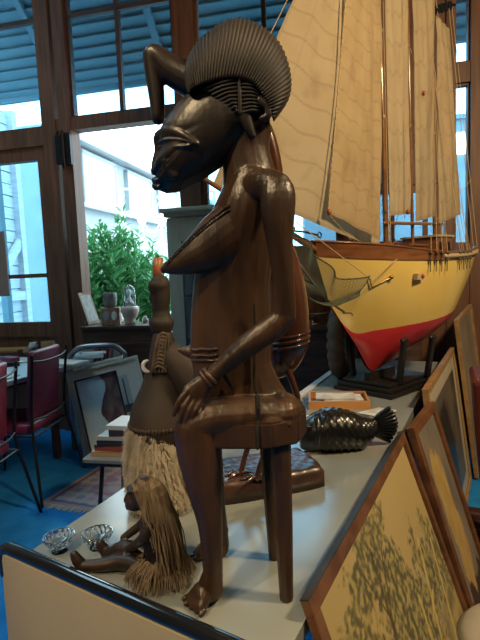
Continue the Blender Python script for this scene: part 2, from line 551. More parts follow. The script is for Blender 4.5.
def window(n, u0, u1, z0, z1, bars_z=(), bars_u=(), fr=0.05, m='frame_wood'):
    t = bpy.data.objects.new('window_%d' % n, None); COL.objects.link(t); t['kind'] = 'structure'
    t.location = room((u0 + u1) / 2, 0, z0)
    b = bmesh.new()
    room_box(u0, u0 + fr, -.03, .03, z0, z1, b); room_box(u1 - fr, u1, -.03, .03, z0, z1, b)
    room_box(u0 + fr, u1 - fr, -.03, .03, z0, z0 + fr, b); room_box(u0 + fr, u1 - fr, -.03, .03, z1 - fr, z1, b)
    for zb in bars_z: room_box(u0 + fr, u1 - fr, -.025, .025, zb - .017, zb + .017, b)
    for ub in bars_u: room_box(ub - .017, ub + .017, -.024, .024, z0 + fr, z1 - fr, b)
    obj('window_frame', b, M[m], t)
    obj('pane', room_box(u0 + fr * .8, u1 - fr * .8, -.004, .004, z0 + fr * .8, z1 - fr * .8), M['pane'], t)
    return t


z1b = u_at(100, 12)[1]; zl = u_at(20, 24)[1]; um = u_at(120, 60)[0]
window(1, uB + .055, uC - .085, zT + .07, CEIL, (z1b,), (um,), .02, 'timber_dark')
window(2, UL, uA - .065, zT + .02, CEIL, (zl,), (), .02, 'timber_dark')
window(3, uC + .085, uD - .07, zT + .12, CEIL, (z1b,), (u_at(264, 20)[0],), .03)
window(4, uC + .085, uD - .07, 1.5, zT - .02, (), (u_at(235, 230)[0],), .05)
window(5, uD + .07, uE - .05, 1.5, 1.95, (), (u_at(392, 230)[0], u_at(425, 230)[0]), .05)
window(6, uE + .03, uF - .035, zT + .12, CEIL, (), (), .012)
window(7, uE + .03, uF - .035, 1.5, zT - .02, (), (), .012)

# closed left door leaf with panes, hinge on the post
d1 = bpy.data.objects.new('door_1', None); COL.objects.link(d1); d1['kind'] = 'structure'
ur = uA - .065; z_lo = u_at(30, 322)[1]; z_mid = u_at(30, 276)[1]
d1.location = room((UL + ur) / 2, 0, 0)
bm = bmesh.new()
room_box(ur - .085, ur, -.04, .03, 0, zT - .13, bm)
room_box(UL, ur - .085, -.04, .03, zT - .24, zT - .13, bm)
room_box(UL, ur - .085, -.03, .02, z_mid - .018, z_mid + .018, bm)
room_box(UL, ur - .085, -.04, .03, z_lo - .13, z_lo, bm)
room_box(UL, ur - .085, -.02, .01, 0, z_lo - .13, bm)
obj('door_frame', bm, M['frame_wood'], d1)
obj('pane', room_box(UL, ur - .085, -.004, .004, z_lo, zT - .24), M['pane'], d1)
hz = u_at(68, 152)
bm = room_box(hz[0] - .055, hz[0] + .02, -.1, -.072, hz[1] - .12, hz[1] + .12)
room_box(hz[0] + .025, hz[0] + .085, -.1, -.065, hz[1] - .13, hz[1] + .13, bm)
tube(bm, [room(hz[0] + .02, -.105, hz[1] - .14), room(hz[0] + .02, -.105, hz[1] + .14)], .014)
obj('hinge', bm, M['iron'], d1)

# ------------------------------------------------------------------ yard outside
struct('ground', room_box(-12, 12, .15, 30, -0.12, -0.02), M['paving'])


def facade_pt(t, z, off=0.0):
    """white building runs away along the yard on the left"""
    d = V((.2255, 1, 0)).normalized(); nrm = V((d.y, -d.x, 0))
    return V((-3.19, 9.0, z)) + d * t + nrm * off, d, nrm


bld = thing('building', 'long pale building with a row of white windows across the yard', 'building', facade_pt(6, -0.02)[0])
p, d, nrm = facade_pt(7.3, 2.0, -1.62)
obj('wall', B((p.x, p.y, 1.98), 15, 3.2, 4.0, d, nrm), M['wall_out'], bld)
p, d, nrm = facade_pt(7.3, 4.05, -1.5)
obj('roof_edge', B(p, 15.2, 3.5, .12, d, nrm), M['wall_out'], bld)
p, d, nrm = facade_pt(7.3, 2.82, 0.06)
obj('sill_ledge', B(p, 15, .2, .09, d, nrm), M['wall_out'], bld)
for k in range(1, 7):
    p, d, nrm = facade_pt(-.55 + k * 2.0, 3.38, 0.0)
    wo = obj('window', B(p, 1.35, .10, .98, d, nrm), M['blind'], bld)
    bm = bmesh.new()
    for s in (-1, 1): box(bm, p + d * (s * .69), .06, .16, 1.02, d, nrm)
    box(bm, p + Z * .5, 1.44, .16, .06, d, nrm)
    obj('window_trim', bm, M['wall_out'], wo)

# boarded shed wall on the left of the yard
sd = V((.14, .99, 0)).normalized(); sn = V((sd.y, -sd.x, 0)); s1 = V((-3.45, 7.75, 0))
shed = thing('boarded_shed', 'whitewashed boarded shed wall with a slanting brace outside the left door', 'shed', s1 - sd * .6)
bm = bmesh.new()
for k in range(22):
    zz = .09 + k * .18
    box(bm, s1 - sd * .65 - sn * .05 + Z * zz, 1.3, .05 + .012 * (k % 2), .165, sd, sn)
obj('board_wall', bm, M['boards'], shed)
bm = B(s1 - sd * .65 - sn * .1 + Z * 2.0, 1.3, .05, 4.0, sd, sn)
obj('backing', bm, M['wall_out'], shed)
obj('corner_post', B(s1 + Z * 2.0, .12, .14, 4.0, sd, sn), M['boards'], shed)
a = s1 - sd * 1.1 + sn * .03 + Z * 1.0; b_ = s1 - sd * .05 + sn * .03 + Z * 2.0
obj('brace', B((a + b_) / 2, (b_ - a).length, .05, .14, (b_ - a).normalized(), sn, (b_ - a).normalized().cross(sn)), M['boards'], shed)
obj('rail', B(s1 - sd * .6 + sn * .03 + Z * 1.15, 1.3, .06, .14, sd, sn), M['boards'], shed)

# slatted canopy over the yard
can = thing('slatted_canopy', 'blue slatted canopy above the window, seen from below', 'canopy', room(-1, 1.2, 3.9))
v0, v1c = .35, 1.62; zc0 = 4.75
ze = at(98, 84, room(0, v1c, 0).y + .3).z
bm = bmesh.new(); nsl = 15
for k in range(nsl):
    f = k / (nsl - 1); vv = v0 + (v1c - v0) * f; zz = zc0 + (ze - zc0) * f
    box(bm, room(.3, vv, zz), 7.0, .15, .018, UU, (VV * 1.0 + Z * -.28).normalized(), UU.cross((VV * 1.0 + Z * -.28).normalized()))
obj('slats', bm, M['canopy'], can)
bm = bmesh.new()
box(bm, room(.3, (v0 + v1c) / 2, (zc0 + ze) / 2 + .1), 7.0, (v1c - v0) * 1.3, .02, UU, (VV * (v1c - v0) + Z * (ze - zc0)).normalized(), UU.cross((VV * (v1c - v0) + Z * (ze - zc0)).normalized()))
obj('roof_sheet', bm, M['canopy'], can)
for uu in (-1.9, -.55, 1.8):
    obj('rafter', B(room(uu, (v0 + v1c) / 2, (zc0 + ze) / 2 - .05), .07, (v1c - v0) * 1.05, .06, UU, (VV * (v1c - v0) + Z * (ze - zc0)).normalized(), UU.cross((VV * (v1c - v0) + Z * (ze - zc0)).normalized())), M['canopy'], can)
obj('edge_beam', B(room(.3, v1c + .03, ze - .02), 7.0, .05, .10, UU, VV), M['canopy'], can)
for uu in (-2.95, 3.7):
    obj('post', B(room(uu, v1c, ze / 2 - .03), .09, .09, ze, UU, VV), M['canopy'], can)

# plain wall added outside to dull the bright panes behind the ship
yw = thing('yard_wall', 'pale grey yard wall seen through the windows behind the ship', 'wall', (3.6, 7.2, -.02))
obj('wall', B((3.6, 7.2, 1.7), 5.2, .2, 3.44), M['wall_out'], yw)
obj('coping', B((3.6, 7.2, 3.45), 5.3, .28, .06), M['wall_out'], yw)

# bush
bc = at(120, 262, 5.3); bc.z = 1.25
bush = thing('shrub', 'leafy green shrub in a pot beyond the open doorway', 'plant', (bc.x, bc.y, -.02))
bm = bmesh.new(); bs = bmesh.new()


def leaf(bm, p, d, L, wd):
    d = d.normalized(); s = d.cross(V((random.uniform(-.4, .4), random.uniform(-.4, .4), 1))).normalized()
    up_ = s.cross(d)
    a = bm.verts.new(p); b1 = bm.verts.new(p + d * L * .45 + s * wd); b2 = bm.verts.new(p + d * L * .45 - s * wd)
    m_ = bm.verts.new(p + d * L * .5 - up_ * wd * .4); c = bm.verts.new(p + d * L - Z * L * .15)
    bm.faces.new((a, b1, m_)); bm.faces.new((a, m_, b2)); bm.faces.new((b1, c, m_)); bm.faces.new((m_, c, b2))


for k in range(150):
    az = random.uniform(0, 2 * pi); rr = sqrt(random.random()) * .60; top = 2.06 - rr * .85 + random.uniform(-.75, .06)
    base = V((bc.x + .08 * cos(az), bc.y + .08 * sin(az), .35))
    tip = V((bc.x + rr * cos(az), bc.y + rr * sin(az), top))
    mid = base.lerp(tip, .5) + V((rr * .25 * cos(az), rr * .25 * sin(az), .05))
    path = [V(q) for q in smooth_path([tuple(base), tuple(mid), tuple(tip)], 6)]
    tube(bs, path, [.006 - .0035 * i / len(path) for i in range(len(path))], seg=5)
    for i in range(3, len(path)):
        for _ in range(5):
            dd = (path[i] - path[i - 1]).normalized() * .6 + V((random.uniform(-1, 1), random.uniform(-1, 1), random.uniform(-.35, .6)))
            leaf(bm, path[i] + V((random.uniform(-.02, .02), random.uniform(-.02, .02), random.uniform(-.05, .05))), dd, random.uniform(.09, .17), random.uniform(.016, .028))
obj('foliage', bm, M['leaf'], bush, recalc=False)
obj('stems', bs, M['stem'], bush)
bm = lathe(bmesh.new(), [(.16, -.02), (.2, .2), (.22, .4), (.235, .4), (.235, .44), (.2, .44), (.19, .4)], (bc.x, bc.y, 0))
obj('pot', bm, M['pinkish'], bush, smooth=True)

# wrought iron balustrade beyond the shrub
rl = thing('iron_railing', 'white wrought iron railing with scrolls behind the shrub', 'railing', at(145, 240, 8.2) * 1.0)
rl.location.z = -.02
q0 = at(122, 212, 8.0); q1 = at(215, 212, 8.6)
bm = bmesh.new()
zt = at(150, 190, 8.2).z; zb_ = at(150, 245, 8.2).z
dd = V((q1.x - q0.x, q1.y - q0.y, 0)); Lr = dd.length; dd.normalize()
for k in range(6):
    pp = V((q0.x, q0.y, 0)) + dd * (Lr * k / 5)
    tube(bm, [pp + Z * -.02, pp + Z * zt], .018, seg=6)
for zz in (zt, zb_, zb_ - .9):
    tube(bm, [V((q0.x, q0.y, zz)), V((q1.x, q1.y, zz))], .016, seg=6)
for k in range(5):
    cx = V((q0.x, q0.y, (zt + zb_) / 2)) + dd * (Lr * (k + .5) / 5)
    for s in (-1, 1):
        tube(bm, [cx + dd * (s * (.02 + .022 * i) * cos(i * .62)) + Z * ((.02 + .03 * i) * sin(i * .62)) for i in range(13)], .011, seg=5)
obj('ironwork', bm, M['blind'], rl)

# =================================================================== TABLES
TZ = .75
TL = V((-.487, 1.037, 0))
# the cream panel's black rail line (photo front edge)
r0 = atz(4, 543, .768); r1 = atz(229, 640, .768)
rd = V((r1.x - r0.x, r1.y - r0.y, 0)).normalized(); rnn = V((-rd.y, rd.x, 0))   # rnn: away from camera
TW = .615


def line_x(p, d, q, e):
    """intersection of p+s d and q+t e in plan"""
    den = d.x * e.y - d.y * e.x
    s = ((q.x - p.x) * e.y - (q.y - p.y) * e.x) / den
    return p + d * s


rp = V((r0.x, r0.y, 0)) + rnn * .018
FL = line_x(rp, rd, TL, EE); FR = line_x(rp, rd, TL + NN * .636, (EE * 1.02 + NN * .08).normalized())
BL = TL + EE * 1.02; BR = TL + EE * 1.02 + NN * .698
t1 = thing('display_table', 'pale laminate display table under the seated wooden statue', 'table', ((FL + BR) / 2).to_tuple())
bm = prism(bmesh.new(), [FL, FR, BR, BL], TZ - .03, TZ)
obj('tabletop', bm, M['laminate'], t1)
for c, s in ((FL, (1, 1)), (FR, (-1, 1)), (BL, (1, -1)), (BR, (-1, -1))):
    p = c + NN * (.05 * s[0]) + EE * (.06 * s[1] + (.02 if s[1] > 0 else 0))
    obj('leg', T([V((p.x, p.y, 0)), V((p.x, p.y, TZ - .03))], .018, seg=8, round_=False), M['iron'], t1)

# second table further back, narrower on the left
A2 = radians(26.5); E2V = V((sin(A2), cos(A2), 0)); N2V = V((cos(A2), -sin(A2), 0))
T2L = atz(296, 396, TZ); T2L.z = 0
R2 = TL + NN * .685 + EE * 1.04
o2 = line_x(T2L, E2V, R2, N2V)
W2 = (R2 - o2).dot(N2V); L2 = 1.42
c2 = [o2, TL + NN * .695 + EE * 1.04, TL + NN * .785 + EE * 2.45, o2 + E2V * L2]
t2 = thing('display_table', 'pale display table under the yellow and red model ship', 'table', ((c2[0] + c2[2]) / 2).to_tuple())
obj('tabletop', prism(bmesh.new(), c2, TZ - .04, TZ), M['laminate'], t2)
bm = bmesh.new(); box(bm, o2 + E2V * (L2 / 2) + N2V * .018 + Z * (TZ + .004), .034, L2 - .01, .008, N2V, E2V)
obj('edge_strip', bm, M['white'], t2)
for c, s in zip(c2, ((1, 1), (-1, 1), (-1, -1), (1, -1))):
    p = c + N2V * (.05 * s[0]) + E2V * (.06 * s[1])
    obj('leg', T([V((p.x, p.y, 0)), V((p.x, p.y, TZ - .04))], .02, seg=8, round_=False), M['iron'], t2)

# cream panel with a rounded black rail standing against the near end
ra = V((r0.x, r0.y, 0)); rb = ra + rd * 1.02
pn = thing('counter_panel', 'cream panel with glossy black rounded top edge at the near end of table', 'panel', ((ra + rb) / 2).to_tuple())
obj('panel', B((ra + rb) / 2 + Z * .376, 1.02, .024, .752, rd, rnn, bevel=.003), M['cream'], pn)
bm = bmesh.new()
tube(bm, [ra + Z * .70, ra + Z * .735 - rd * .001, ra + Z * .755 + rd * .006, ra + Z * .761 + rd * .022, ra + rd * .08 + Z * .761, rb + Z * .761], [(.0145, .0145)] * 6, seg=14)
obj('edge_rail', bm, M['black_gloss'], pn, smooth=True)

# =================================================================== THE SEATED STATUE
SY = .905
PX = SY / FPX
st = thing('statue', 'tall dark carved wooden statue of a seated woman with crested hair', 'statue', (0.0, SY, TZ))


def S(x, y, dy=0.0): return at(x, y, SY + dy)


def E(bm, rows, k=4, seg=20):
    """rows: (px, py, dy, in-plane radius in px, thickness in m)"""
    tube(bm, [S(r[0], r[1], r[2]) for r in rows], [(r[3] * PX, r[4]) for r in rows], seg=seg, ref=(0, 1, 0), k=k)


bm = bmesh.new()
# trunk
E(bm, [(251, 188, 0, 26, .055), (247, 206, 0, 30, .064), (242, 228, 0, 34, .064), (236, 255, 0, 37, .057), (232, 282, 0, 38, .051), (231, 312, 0, 40, .05),
       (231, 340, 0, 41, .053), (232, 366, 0, 40, .056), (238, 392, 0, 44, .06), (243, 408, 0, 48, .07)])
# buttocks on the seat
E(bm, [(232, 411, 0, 16, .095), (262, 408, 0, 19, .10), (285, 410, 0, 15, .095)])
ball(bm, S(284, 409, -.045), .032, .05, .03); ball(bm, S(284, 409, .045), .032, .05, .03)
for sg in (-1, 1):
    # breast
    E(bm, [(244, 222, sg * .028, 27, .03), (219, 243, sg * .036, 27, .03), (196, 256, sg * .040, 18.5, .024), (180, 263.5, sg * .041, 11.5, .016), (168, 268, sg * .040, 6.5, .010), (164, 269.5, sg * .040, 4, .007)])
    # shoulder and arm
    E(bm, [(252, 190, sg * .03, 16, .03), (266, 186, sg * .06, 16, .026), (277, 192, sg * .082, 16, .022), (278, 215, sg * .09, 15, .02), (280, 245, sg * .092, 11.5, .0175), (283, 275, sg * .092, 10, .0165),
           (284, 300, sg * .09, 10.5, .0175), (283, 316, sg * .088, 12, .018)])
    E(bm, [(285, 316, sg * .088, 11, .018), (272, 328, sg * .09, 12, .0185), (248, 345, sg * .092, 11, .018), (226, 363, sg * .09, 8.5, .0145), (209, 378, sg * .088, 6.5, .0115)])
    # hand
    E(bm, [(210, 377, sg * .088, 6.5, .011), (202, 385, sg * .089, 9.5, .0095), (193, 395, sg * .091, 12, .008)], seg=14)
    for (x0, y0, x1, y1, x2, y2, r_) in ((189, 389, 179, 401, 174, 415, 2.6), (192, 394, 184, 407, 179.5, 420.5, 2.7), (196, 398, 190, 410, 185.5, 421, 2.6), (201, 400, 196, 410, 191.5, 417.5, 2.4)):
        E(bm, [(x0, y0, sg * .092, r_ + .4, .006), (x1, y1, sg * .099, r_, .0055), (x2, y2, sg * .097, r_ * .75, .0042)], k=3, seg=10)
    E(bm, [(203, 386, sg * .080, 3.6, .007), (194, 384, sg * .074, 3.2, .006), (186, 392, sg * .07, 2.6, .005)], k=3, seg=10)
    # thigh, knee, shin
    E(bm, [(276, 414, sg * .055, 17, .038), (245, 414, sg * .064, 17, .036), (215, 417, sg * .07, 17, .034), (197, 425, sg * .074, 20, .032), (194, 438, sg * .075, 19, .03)])
    E(bm, [(197, 428, -.075, 21, .031), (199, 450, -.076, 21.5, .03), (203, 478, -.076, 18.5, .028), (209.5, 519, -.076, 12.5, .025), (212, 550, -.076, 10.5, .022), (213, 578, -.075, 9.5, .0195), (213.5, 590, -.075, 9.5, .019)] if sg < 0 else
      [(199, 423, .075, 19, .031), (207, 440, .078, 16, .028), (212, 470, .078, 12.5, .026), (216, 505, .078, 10.5, .024), (219.5, 530, .077, 9.5, .021), (221, 546, .077, 9.5, .02)])
    # foot on the table
    heel = atz(219.5, 597, TZ) if sg < 0 else atz(226, 556.5, TZ); tipf = atz(189, 611, TZ) if sg < 0 else atz(193, 555, TZ)
    an = S(213.5, 588, -.075) if sg < 0 else S(220.5, 544, .077)
    toe = V((tipf.x - heel.x, tipf.y - heel.y, 0)); fl = toe.length; toe.normalize(); sd_ = V((-toe.y, toe.x, 0))
    A0 = V((heel.x, heel.y, 0)) + toe * .014
    tube(bm, [A0 - toe * .004 + Z * (TZ + .017), A0 + toe * (fl * .28) + Z * (TZ + .022), A0 + toe * (fl * .44) + Z * (TZ + .016), A0 + toe * (fl * .58) + Z * (TZ + .011)],
         [(.0165, .017), (.020, .022), (.026, .016), (.028, .0105)], seg=14, ref=(0, 0, 1), k=3)
    tube(bm, [V((an.x, an.y, TZ + .055)), A0 + toe * (fl * .2) + Z * (TZ + .02)], [(.0195, .0175), (.021, .019)], seg=14)
    for k in range(5):
        o_ = (k - 2) * .0116; ln = fl * (1 - .045 * abs(k - 1)) - .014 if sg < 0 else fl * (1 - .045 * abs(3 - k)) - .014
        tube(bm, [A0 + toe * (fl * .5) + sd_ * o_ * .95 + Z * (TZ + .010), A0 + toe * (ln - .010) + sd_ * o_ * 1.15 + Z * (TZ + .0085), A0 + toe * ln + sd_ * o_ * 1.18 + Z * (TZ + .006)],
             [.0056, .0052, .0046], seg=8)
# neck up to the head
E(bm, [(247, 128, 0, 24, .040), (246, 150, 0, 23, .038), (249, 175, 0, 26, .042), (252, 196, 0, 30, .052)])
# belly button
E(bm, [(195, 352, 0, 9, .016), (185, 351, 0, 5, .009), (180, 350, 0, 2.5, .005)], k=3, seg=12)
body = carve('body', bm, M['statue'], .0021, st, 2, .4)

# head
bm = bmesh.new()
prof = [(183, 97), (170, 112), (160, 128), (156.5, 137), (157, 143), (160, 149), (156, 158), (150.5, 170), (151, 174.5), (157, 176.5), (153, 181), (156.5, 184.2), (153, 187.5), (158, 190.5), (167, 194), (180, 192),
        (200, 182), (222, 167), (240, 152), (262, 132), (270, 112), (262, 86), (235, 76), (205, 82)]
lens_(bm, [S(*p) for p in prof], S(214, 128), .054, p=2.1, rings=8)


def head_h(x, y, deep=.0):
    """half thickness of the head at a profile pixel"""
    cx, cy = 214.0, 128.0; dx, dy = x - cx, y - cy; best = 9
    for (x0, y0), (x1, y1) in zip(prof, prof[1:] + prof[:1]):
        ex, ey = x1 - x0, y1 - y0; den = dx * ey - dy * ex
        if abs(den) < 1e-9: continue
        t = ((x0 - cx) * ey - (y0 - cy) * ex) / den; u = ((x0 - cx) * dy - (y0 - cy) * dx) / den
        if t > 0 and -1e-6 <= u <= 1 + 1e-6: best = min(best, t)
    q = min(1, 1 / best)
    return .054 * max(0, 1 - q ** 2.1) ** (1 / 2.1) + deep


for sg in (-1, 1):
    H = lambda x, y, r_, d=0.0, th=.005: (x, y, sg * head_h(x, y, d), r_, th)
    E(bm, [H(157.5, 135.5, 4), H(164, 131.5, 4.6), H(174, 131, 4.6), H(185, 136, 3.8), H(196, 143.5, 2.4)], seg=12)
    E(bm, [H(159.5, 142.5, 1.4), H(168, 140, 1.8), H(178, 139.8, 1.8), H(187, 142, 1.5), H(194, 144.5, 1)], seg=8)
    E(bm, [H(160.5, 147.2, 1.8), H(169, 147.6, 2.3), H(180, 147, 2.1), H(191, 145.6, 1.2)], seg=8)
    E(bm, [H(165, 160, 4, -.002), H(169, 166, 6, -.002), H(175, 176, 5, -.003)], seg=12)
for sg in (-1, 1):
    ball(bm, S(164, 170, sg * .010), .008, .007, .008)          # nostril wing
    # ear
    E(bm, [(259, 100, sg * .048, 5, .006), (267, 106, sg * .05, 4, .006), (268, 115, sg * .05, 3.6, .006), (262, 119, sg * .048, 3.5, .006)], seg=10)
E(bm, [(158, 139, 0, 5, .012), (159, 150, 0, 4.6, .008), (156, 162, 0, 4.2, .008), (155, 171, 0, 4.2, .011)], seg=12)    # nose bridge
E(bm, [(158, 181, -.014, 2.6, .006), (155, 181, 0, 3.0, .008), (158, 181, .014, 2.6, .006)], seg=10)
E(bm, [(159, 187, -.013, 2.8, .006), (155.5, 187, 0, 3.2, .008), (159, 187, .013, 2.8, .006)], seg=10)
E(bm, [(247, 110, 0, 23, .042), (246, 140, 0, 22, .039)], k=1)
head = carve('head', bm, M['statue_head'], .0017, st, 2, .4)

# crested hair with vertical ridges
outer = [(184, 82), (185, 62), (199, 39), (219, 23), (240, 17), (262, 25), (280, 42), (290.5, 70), (290, 97), (274, 122)]
inner = [(188, 93), (193, 89), (201, 85), (213, 81), (228, 78), (242, 79), (253, 84), (262, 94), (268, 106), (273, 120)]
NR, SUB, NS = 46, 6, 12
oi = smooth_path([(*a, *b) for a, b in zip(outer, inner)], 40)
bm = bmesh.new()
nt_ = NR * SUB
grid = []
for i in range(nt_ + 1):
    f = i / nt_ * (len(oi) - 1); a = oi[int(f)]; b_ = oi[min(int(f) + 1, len(oi) - 1)]; g = f - int(f)
    q = [x + (y - x) * g for x, y in zip(a, b_)]
    rip = abs(sin(pi * i / SUB))
    endt = min(1, sqrt(max(0, 1 - (2 * i / nt_ - 1) ** 8)) + .02)
    Wd = .058 * (0.45 + 0.55 * endt)
    row = []
    for sgn in (-1, 1):
        for j in range(NS + 1):
            if sgn == 1 and j == 0: continue
            s = j / NS if sgn == -1 else 1 - j / NS
            e = s * .985 + .015 * rip * (1 if s > .8 else 0)
            px_ = q[2] + (q[0] - q[2]) * (e + (.022 * (rip - 1) if s > .85 else 0)); py_ = q[3] + (q[1] - q[3]) * (e + (.022 * (rip - 1) if s > .85 else 0))
            dy = sgn * Wd * (max(0, 1 - s ** 2.4)) ** (1 / 2.0) + sgn * (rip - .6) * .0032 * (1 - s ** 6)
            row.append(bm.verts.new(S(px_, py_, dy)))
    grid.append(row)
for r_0, r_1 in zip(grid, grid[1:]):
    for j in range(len(r_0) - 1):
        bm.faces.new((r_0[j], r_0[j + 1], r_1[j + 1], r_1[j]))
    bm.faces.new((r_0[-1], r_0[0], r_1[0], r_1[-1]))
bm.faces.new(grid[0]); bm.faces.new(grid[-1][::-1])
obj('crested_hair', bm, M['hair'], st, smooth=True)
# bent forelock
bm = bmesh.new()
E(bm, [(198, 84, 0, 17, .03), (183, 76.5, 0, 15.5, .025), (170, 69, 0, 14, .022), (158, 58, 0, 11, .02), (153, 55, 0, 9.5, .018), (152.5, 62, 0, 9, .017), (154.5, 78, 0, 8.6, .016), (157, 100, 0, 7.6, .0155), (158, 118, 0, 6.6, .015)], seg=16, k=5)
carve('forelock', bm, M['statue_head'], .0024, st, 2)
# braided side locks
for sg in (-1, 1):
    bm = bmesh.new()
    lens_(bm, [S(x, y, sg * .046) for x, y in ((203, 88), (222, 80), (240, 77), (256, 84), (264, 98), (258, 110), (245, 116), (236, 113), (220, 101))], S(237, 97, sg * .046), .007, rings=3)
    for k in range(9):
        f = k / 8
        E(bm, [(205 + 30 * f, 89 + 24 * f, sg * .049, 1.5, .003), (221 + 16 * f, 83 + 27 * f, sg * .0535, 1.6, .004), (237.5, 79 + 34 * f, sg * .052, 1.5, .003)], seg=7, k=3)
    for k in range(9):
        f = k / 8
        E(bm, [(241.5, 80 + 33 * f, sg * .052, 1.5, .003), (250 + 2 * f, 81.5 + 29 * f, sg * .0535, 1.6, .004), (257 + 4 * f - 6 * max(0, f - .6), 86 + 25 * f, sg * .049, 1.5, .003)], seg=7, k=3)
    E(bm, [(239.5, 78, sg * .053, 2.0, .004), (240, 113, sg * .053, 2.0, .004)], seg=8, k=1)
    E(bm, [(243, 110, sg * .050, 7.5, .005), (248, 124, sg * .049, 5.5, .006), (253, 136, sg * .047, 3.0, .005)], seg=6, k=2)
    obj('side_braids', bm, M['hair'], st, smooth=True)

# scar ridge beads along the chest and the belt
from mathutils.bvhtree import BVHTree


def skin(*obs):
    vs, fs = [], []
    for o in obs:
        mw = wm(o); k0 = len(vs)
        vs += [mw @ v.co for v in o.data.vertices]; fs += [[i + k0 for i in p.vertices] for p in o.data.polygons]
    return BVHTree.FromPolygons(vs, fs)


SK = skin(body)


def on_skin(x, y, lift=0.0):
    h = SK.ray_cast(CC, ray(x, y).normalized())
    return h[0] + h[1] * lift, h[1]


near_b, far_b = bmesh.new(), bmesh.new()
for row in (0, 1):
    for i in range(30):
        f = i / 29
        x_, y_ = 229 - 62 * f, 206 + 57 * f - 3.5 * sin(pi * f) + 4.6 * row * (1 - .6 * f)
        p_, n_ = on_skin(x_, y_, .0005)
        ball(near_b, p_, .0032 - .0008 * f, .003, .0026, seg=8)
        ball(far_b, V((p_.x, 2 * SY - p_.y, p_.z)), .0032 - .0008 * f, .003, .0026, seg=8)
for b_ in (near_b, far_b): obj('chest_scar_line', b_, M['statue_head'], st, smooth=True)
bm = bmesh.new()
for (yr, rad) in ((349.5, .0042), (355.5, .0042)):
    for i in range(12):
        x_ = 193.5 + 2.05 * i
        p_, n_ = on_skin(x_, yr + .5 * sin(i), .001)
        for q_ in (p_, V((p_.x, 2 * SY - p_.y, p_.z))): ball(bm, q_, rad, rad, rad * .85, seg=8)
pts_ = [on_skin(193 + 2.2 * i, 360.5, .0008)[0] for i in range(12)]
tube(bm, pts_, .003, seg=7); tube(bm, [V((q.x, 2 * SY - q.y, q.z)) for q in pts_], .003, seg=7)
obj('waist_band', bm, M['statue'], st, smooth=True)
for sg in (-1, 1):
    bm = bmesh.new()
    p0 = S(209, 377.5, sg * .088); dr = (S(201, 385, sg * .088) - S(226, 363, sg * .09)).normalized()
    a_ = V((0, 1, 0)); b_ = dr.cross(a_).normalized()
    for off in (-.004, .004):
        ring = [p0 + dr * off + b_ * (.0155 * cos(t)) + a_ * (.0145 * sin(t)) for t in [2 * pi * i / 24 for i in range(25)]]
        tube(bm, ring, .0042, seg=8, cap=False)
    obj('bracelet', bm, M['statue'], st, smooth=True)

# stool carved with the figure
zb = S(255, 449, -.10).z; zs = zb + .047
bm = bmesh.new()
xl = S(198, 450, -.08).x; xr = S(307, 430, -.03).x
pts = [V((xl, SY - .092, 0)), V(((xl + xr) / 2 + .03, SY - .108, 0)), V((xr - .022, SY - .085, 0)), V((xr, SY - .03, 0)), V((xr, SY + .04, 0)), V((xr - .022, SY + .09, 0)), V(((xl + xr) / 2, SY + .105, 0)), V((xl, SY + .092, 0))]
prism(bm, pts, zb, zs)
bmesh.ops.bevel(bm, geom=bm.edges[:], offset=.004, segments=2, affect='EDGES')
obj('stool_seat', bm, M['statue'], st)
for (tx, ty, bx, by, dyt, dyb) in ((281, 452, 286.5, 599, -.07, -.075), (268, 452, 275, 561, .05, .055)):
    a = S(tx, ty, dyt); a.z = zb + .01; f_ = S(bx, by, dyb); f_.z = TZ
    obj('stool_leg', T([f_, f_ + Z * .003, f_.lerp(a, .5), a], [.0115, .0125, .0165, .0185], seg=8, round_=False), M['statue'], st)
# long drying crack
bm = bmesh.new()
for rows in ([(254, 304, -.058, 1), (255, 330, -.0515, 1.2), (254.5, 372, -.056, 1.5), (256, 392, -.066, 1.6)], [(257, 396, -.098, 2.2), (258, 408, -.104, 2.4), (258, 420, -.100, 2.0), (257, 431, -.1075, 2), (257.5, 448, -.1085, 1.8)]):
    tube(bm, [S(r[0], r[1], r[2]) for r in rows], [(r[3] * PX, .004) for r in rows], seg=6, ref=(0, 1, 0), k=3)
obj('crack', bm, M['groove'], st)

# =================================================================== CARVED BIRD BEHIND
BY = 1.255
bird = thing('bird_carving', 'glossy reddish carved wooden bird on a carved base behind the statue', 'carving', tuple(at(280, 490, BY).xy) + (TZ,))
bpx = BY / FPX


def BS(x, y, dy=0): return at(x, y, BY + dy)


q0 = atz(222, 507, TZ); q1 = atz(330, 487, TZ)
bd = V((q1.x - q0.x, q1.y - q0.y, 0)); bl = bd.length; bd.normalize(); bn = V((-bd.y, bd.x, 0))
q0 = q0 - bd * .02; bl += .02
bm = bmesh.new()
nxs, nys = 40, 26; top = []; wdt = .19
for i in range(nxs + 1):
    row = []
    for j in range(nys + 1):
        u, v = i / nxs, j / nys
        # rounded plan
        uu = u * 2 - 1; vv = v * 2 - 1
        sq = 1 - .10 * max(0, abs(uu) - .6) * abs(vv) - .0
        p = V((q0.x, q0.y, 0)) + bd * (bl * (.5 + uu * .5 * (1 - .07 * vv * vv))) + bn * (wdt * (.5 + vv * .5 * (1 - .10 * uu ** 4)))
        edge = min(1 - abs(uu), 1 - abs(vv))
        h = .052 * min(1, .72 + sqrt(max(0, edge)) * .8) + .004 * abs(sin((u * 9 + v * 5) * pi / 1.6)) ** .5 + .004 * abs(sin((u * 9 - v * 5) * pi / 1.6)) ** .5
        row.append(bm.verts.new(V((p.x, p.y, TZ + h))))
    top.append(row)
for i in range(nxs):
    for j in range(nys): bm.faces.new((top[i][j], top[i + 1][j], top[i + 1][j + 1], top[i][j + 1]))
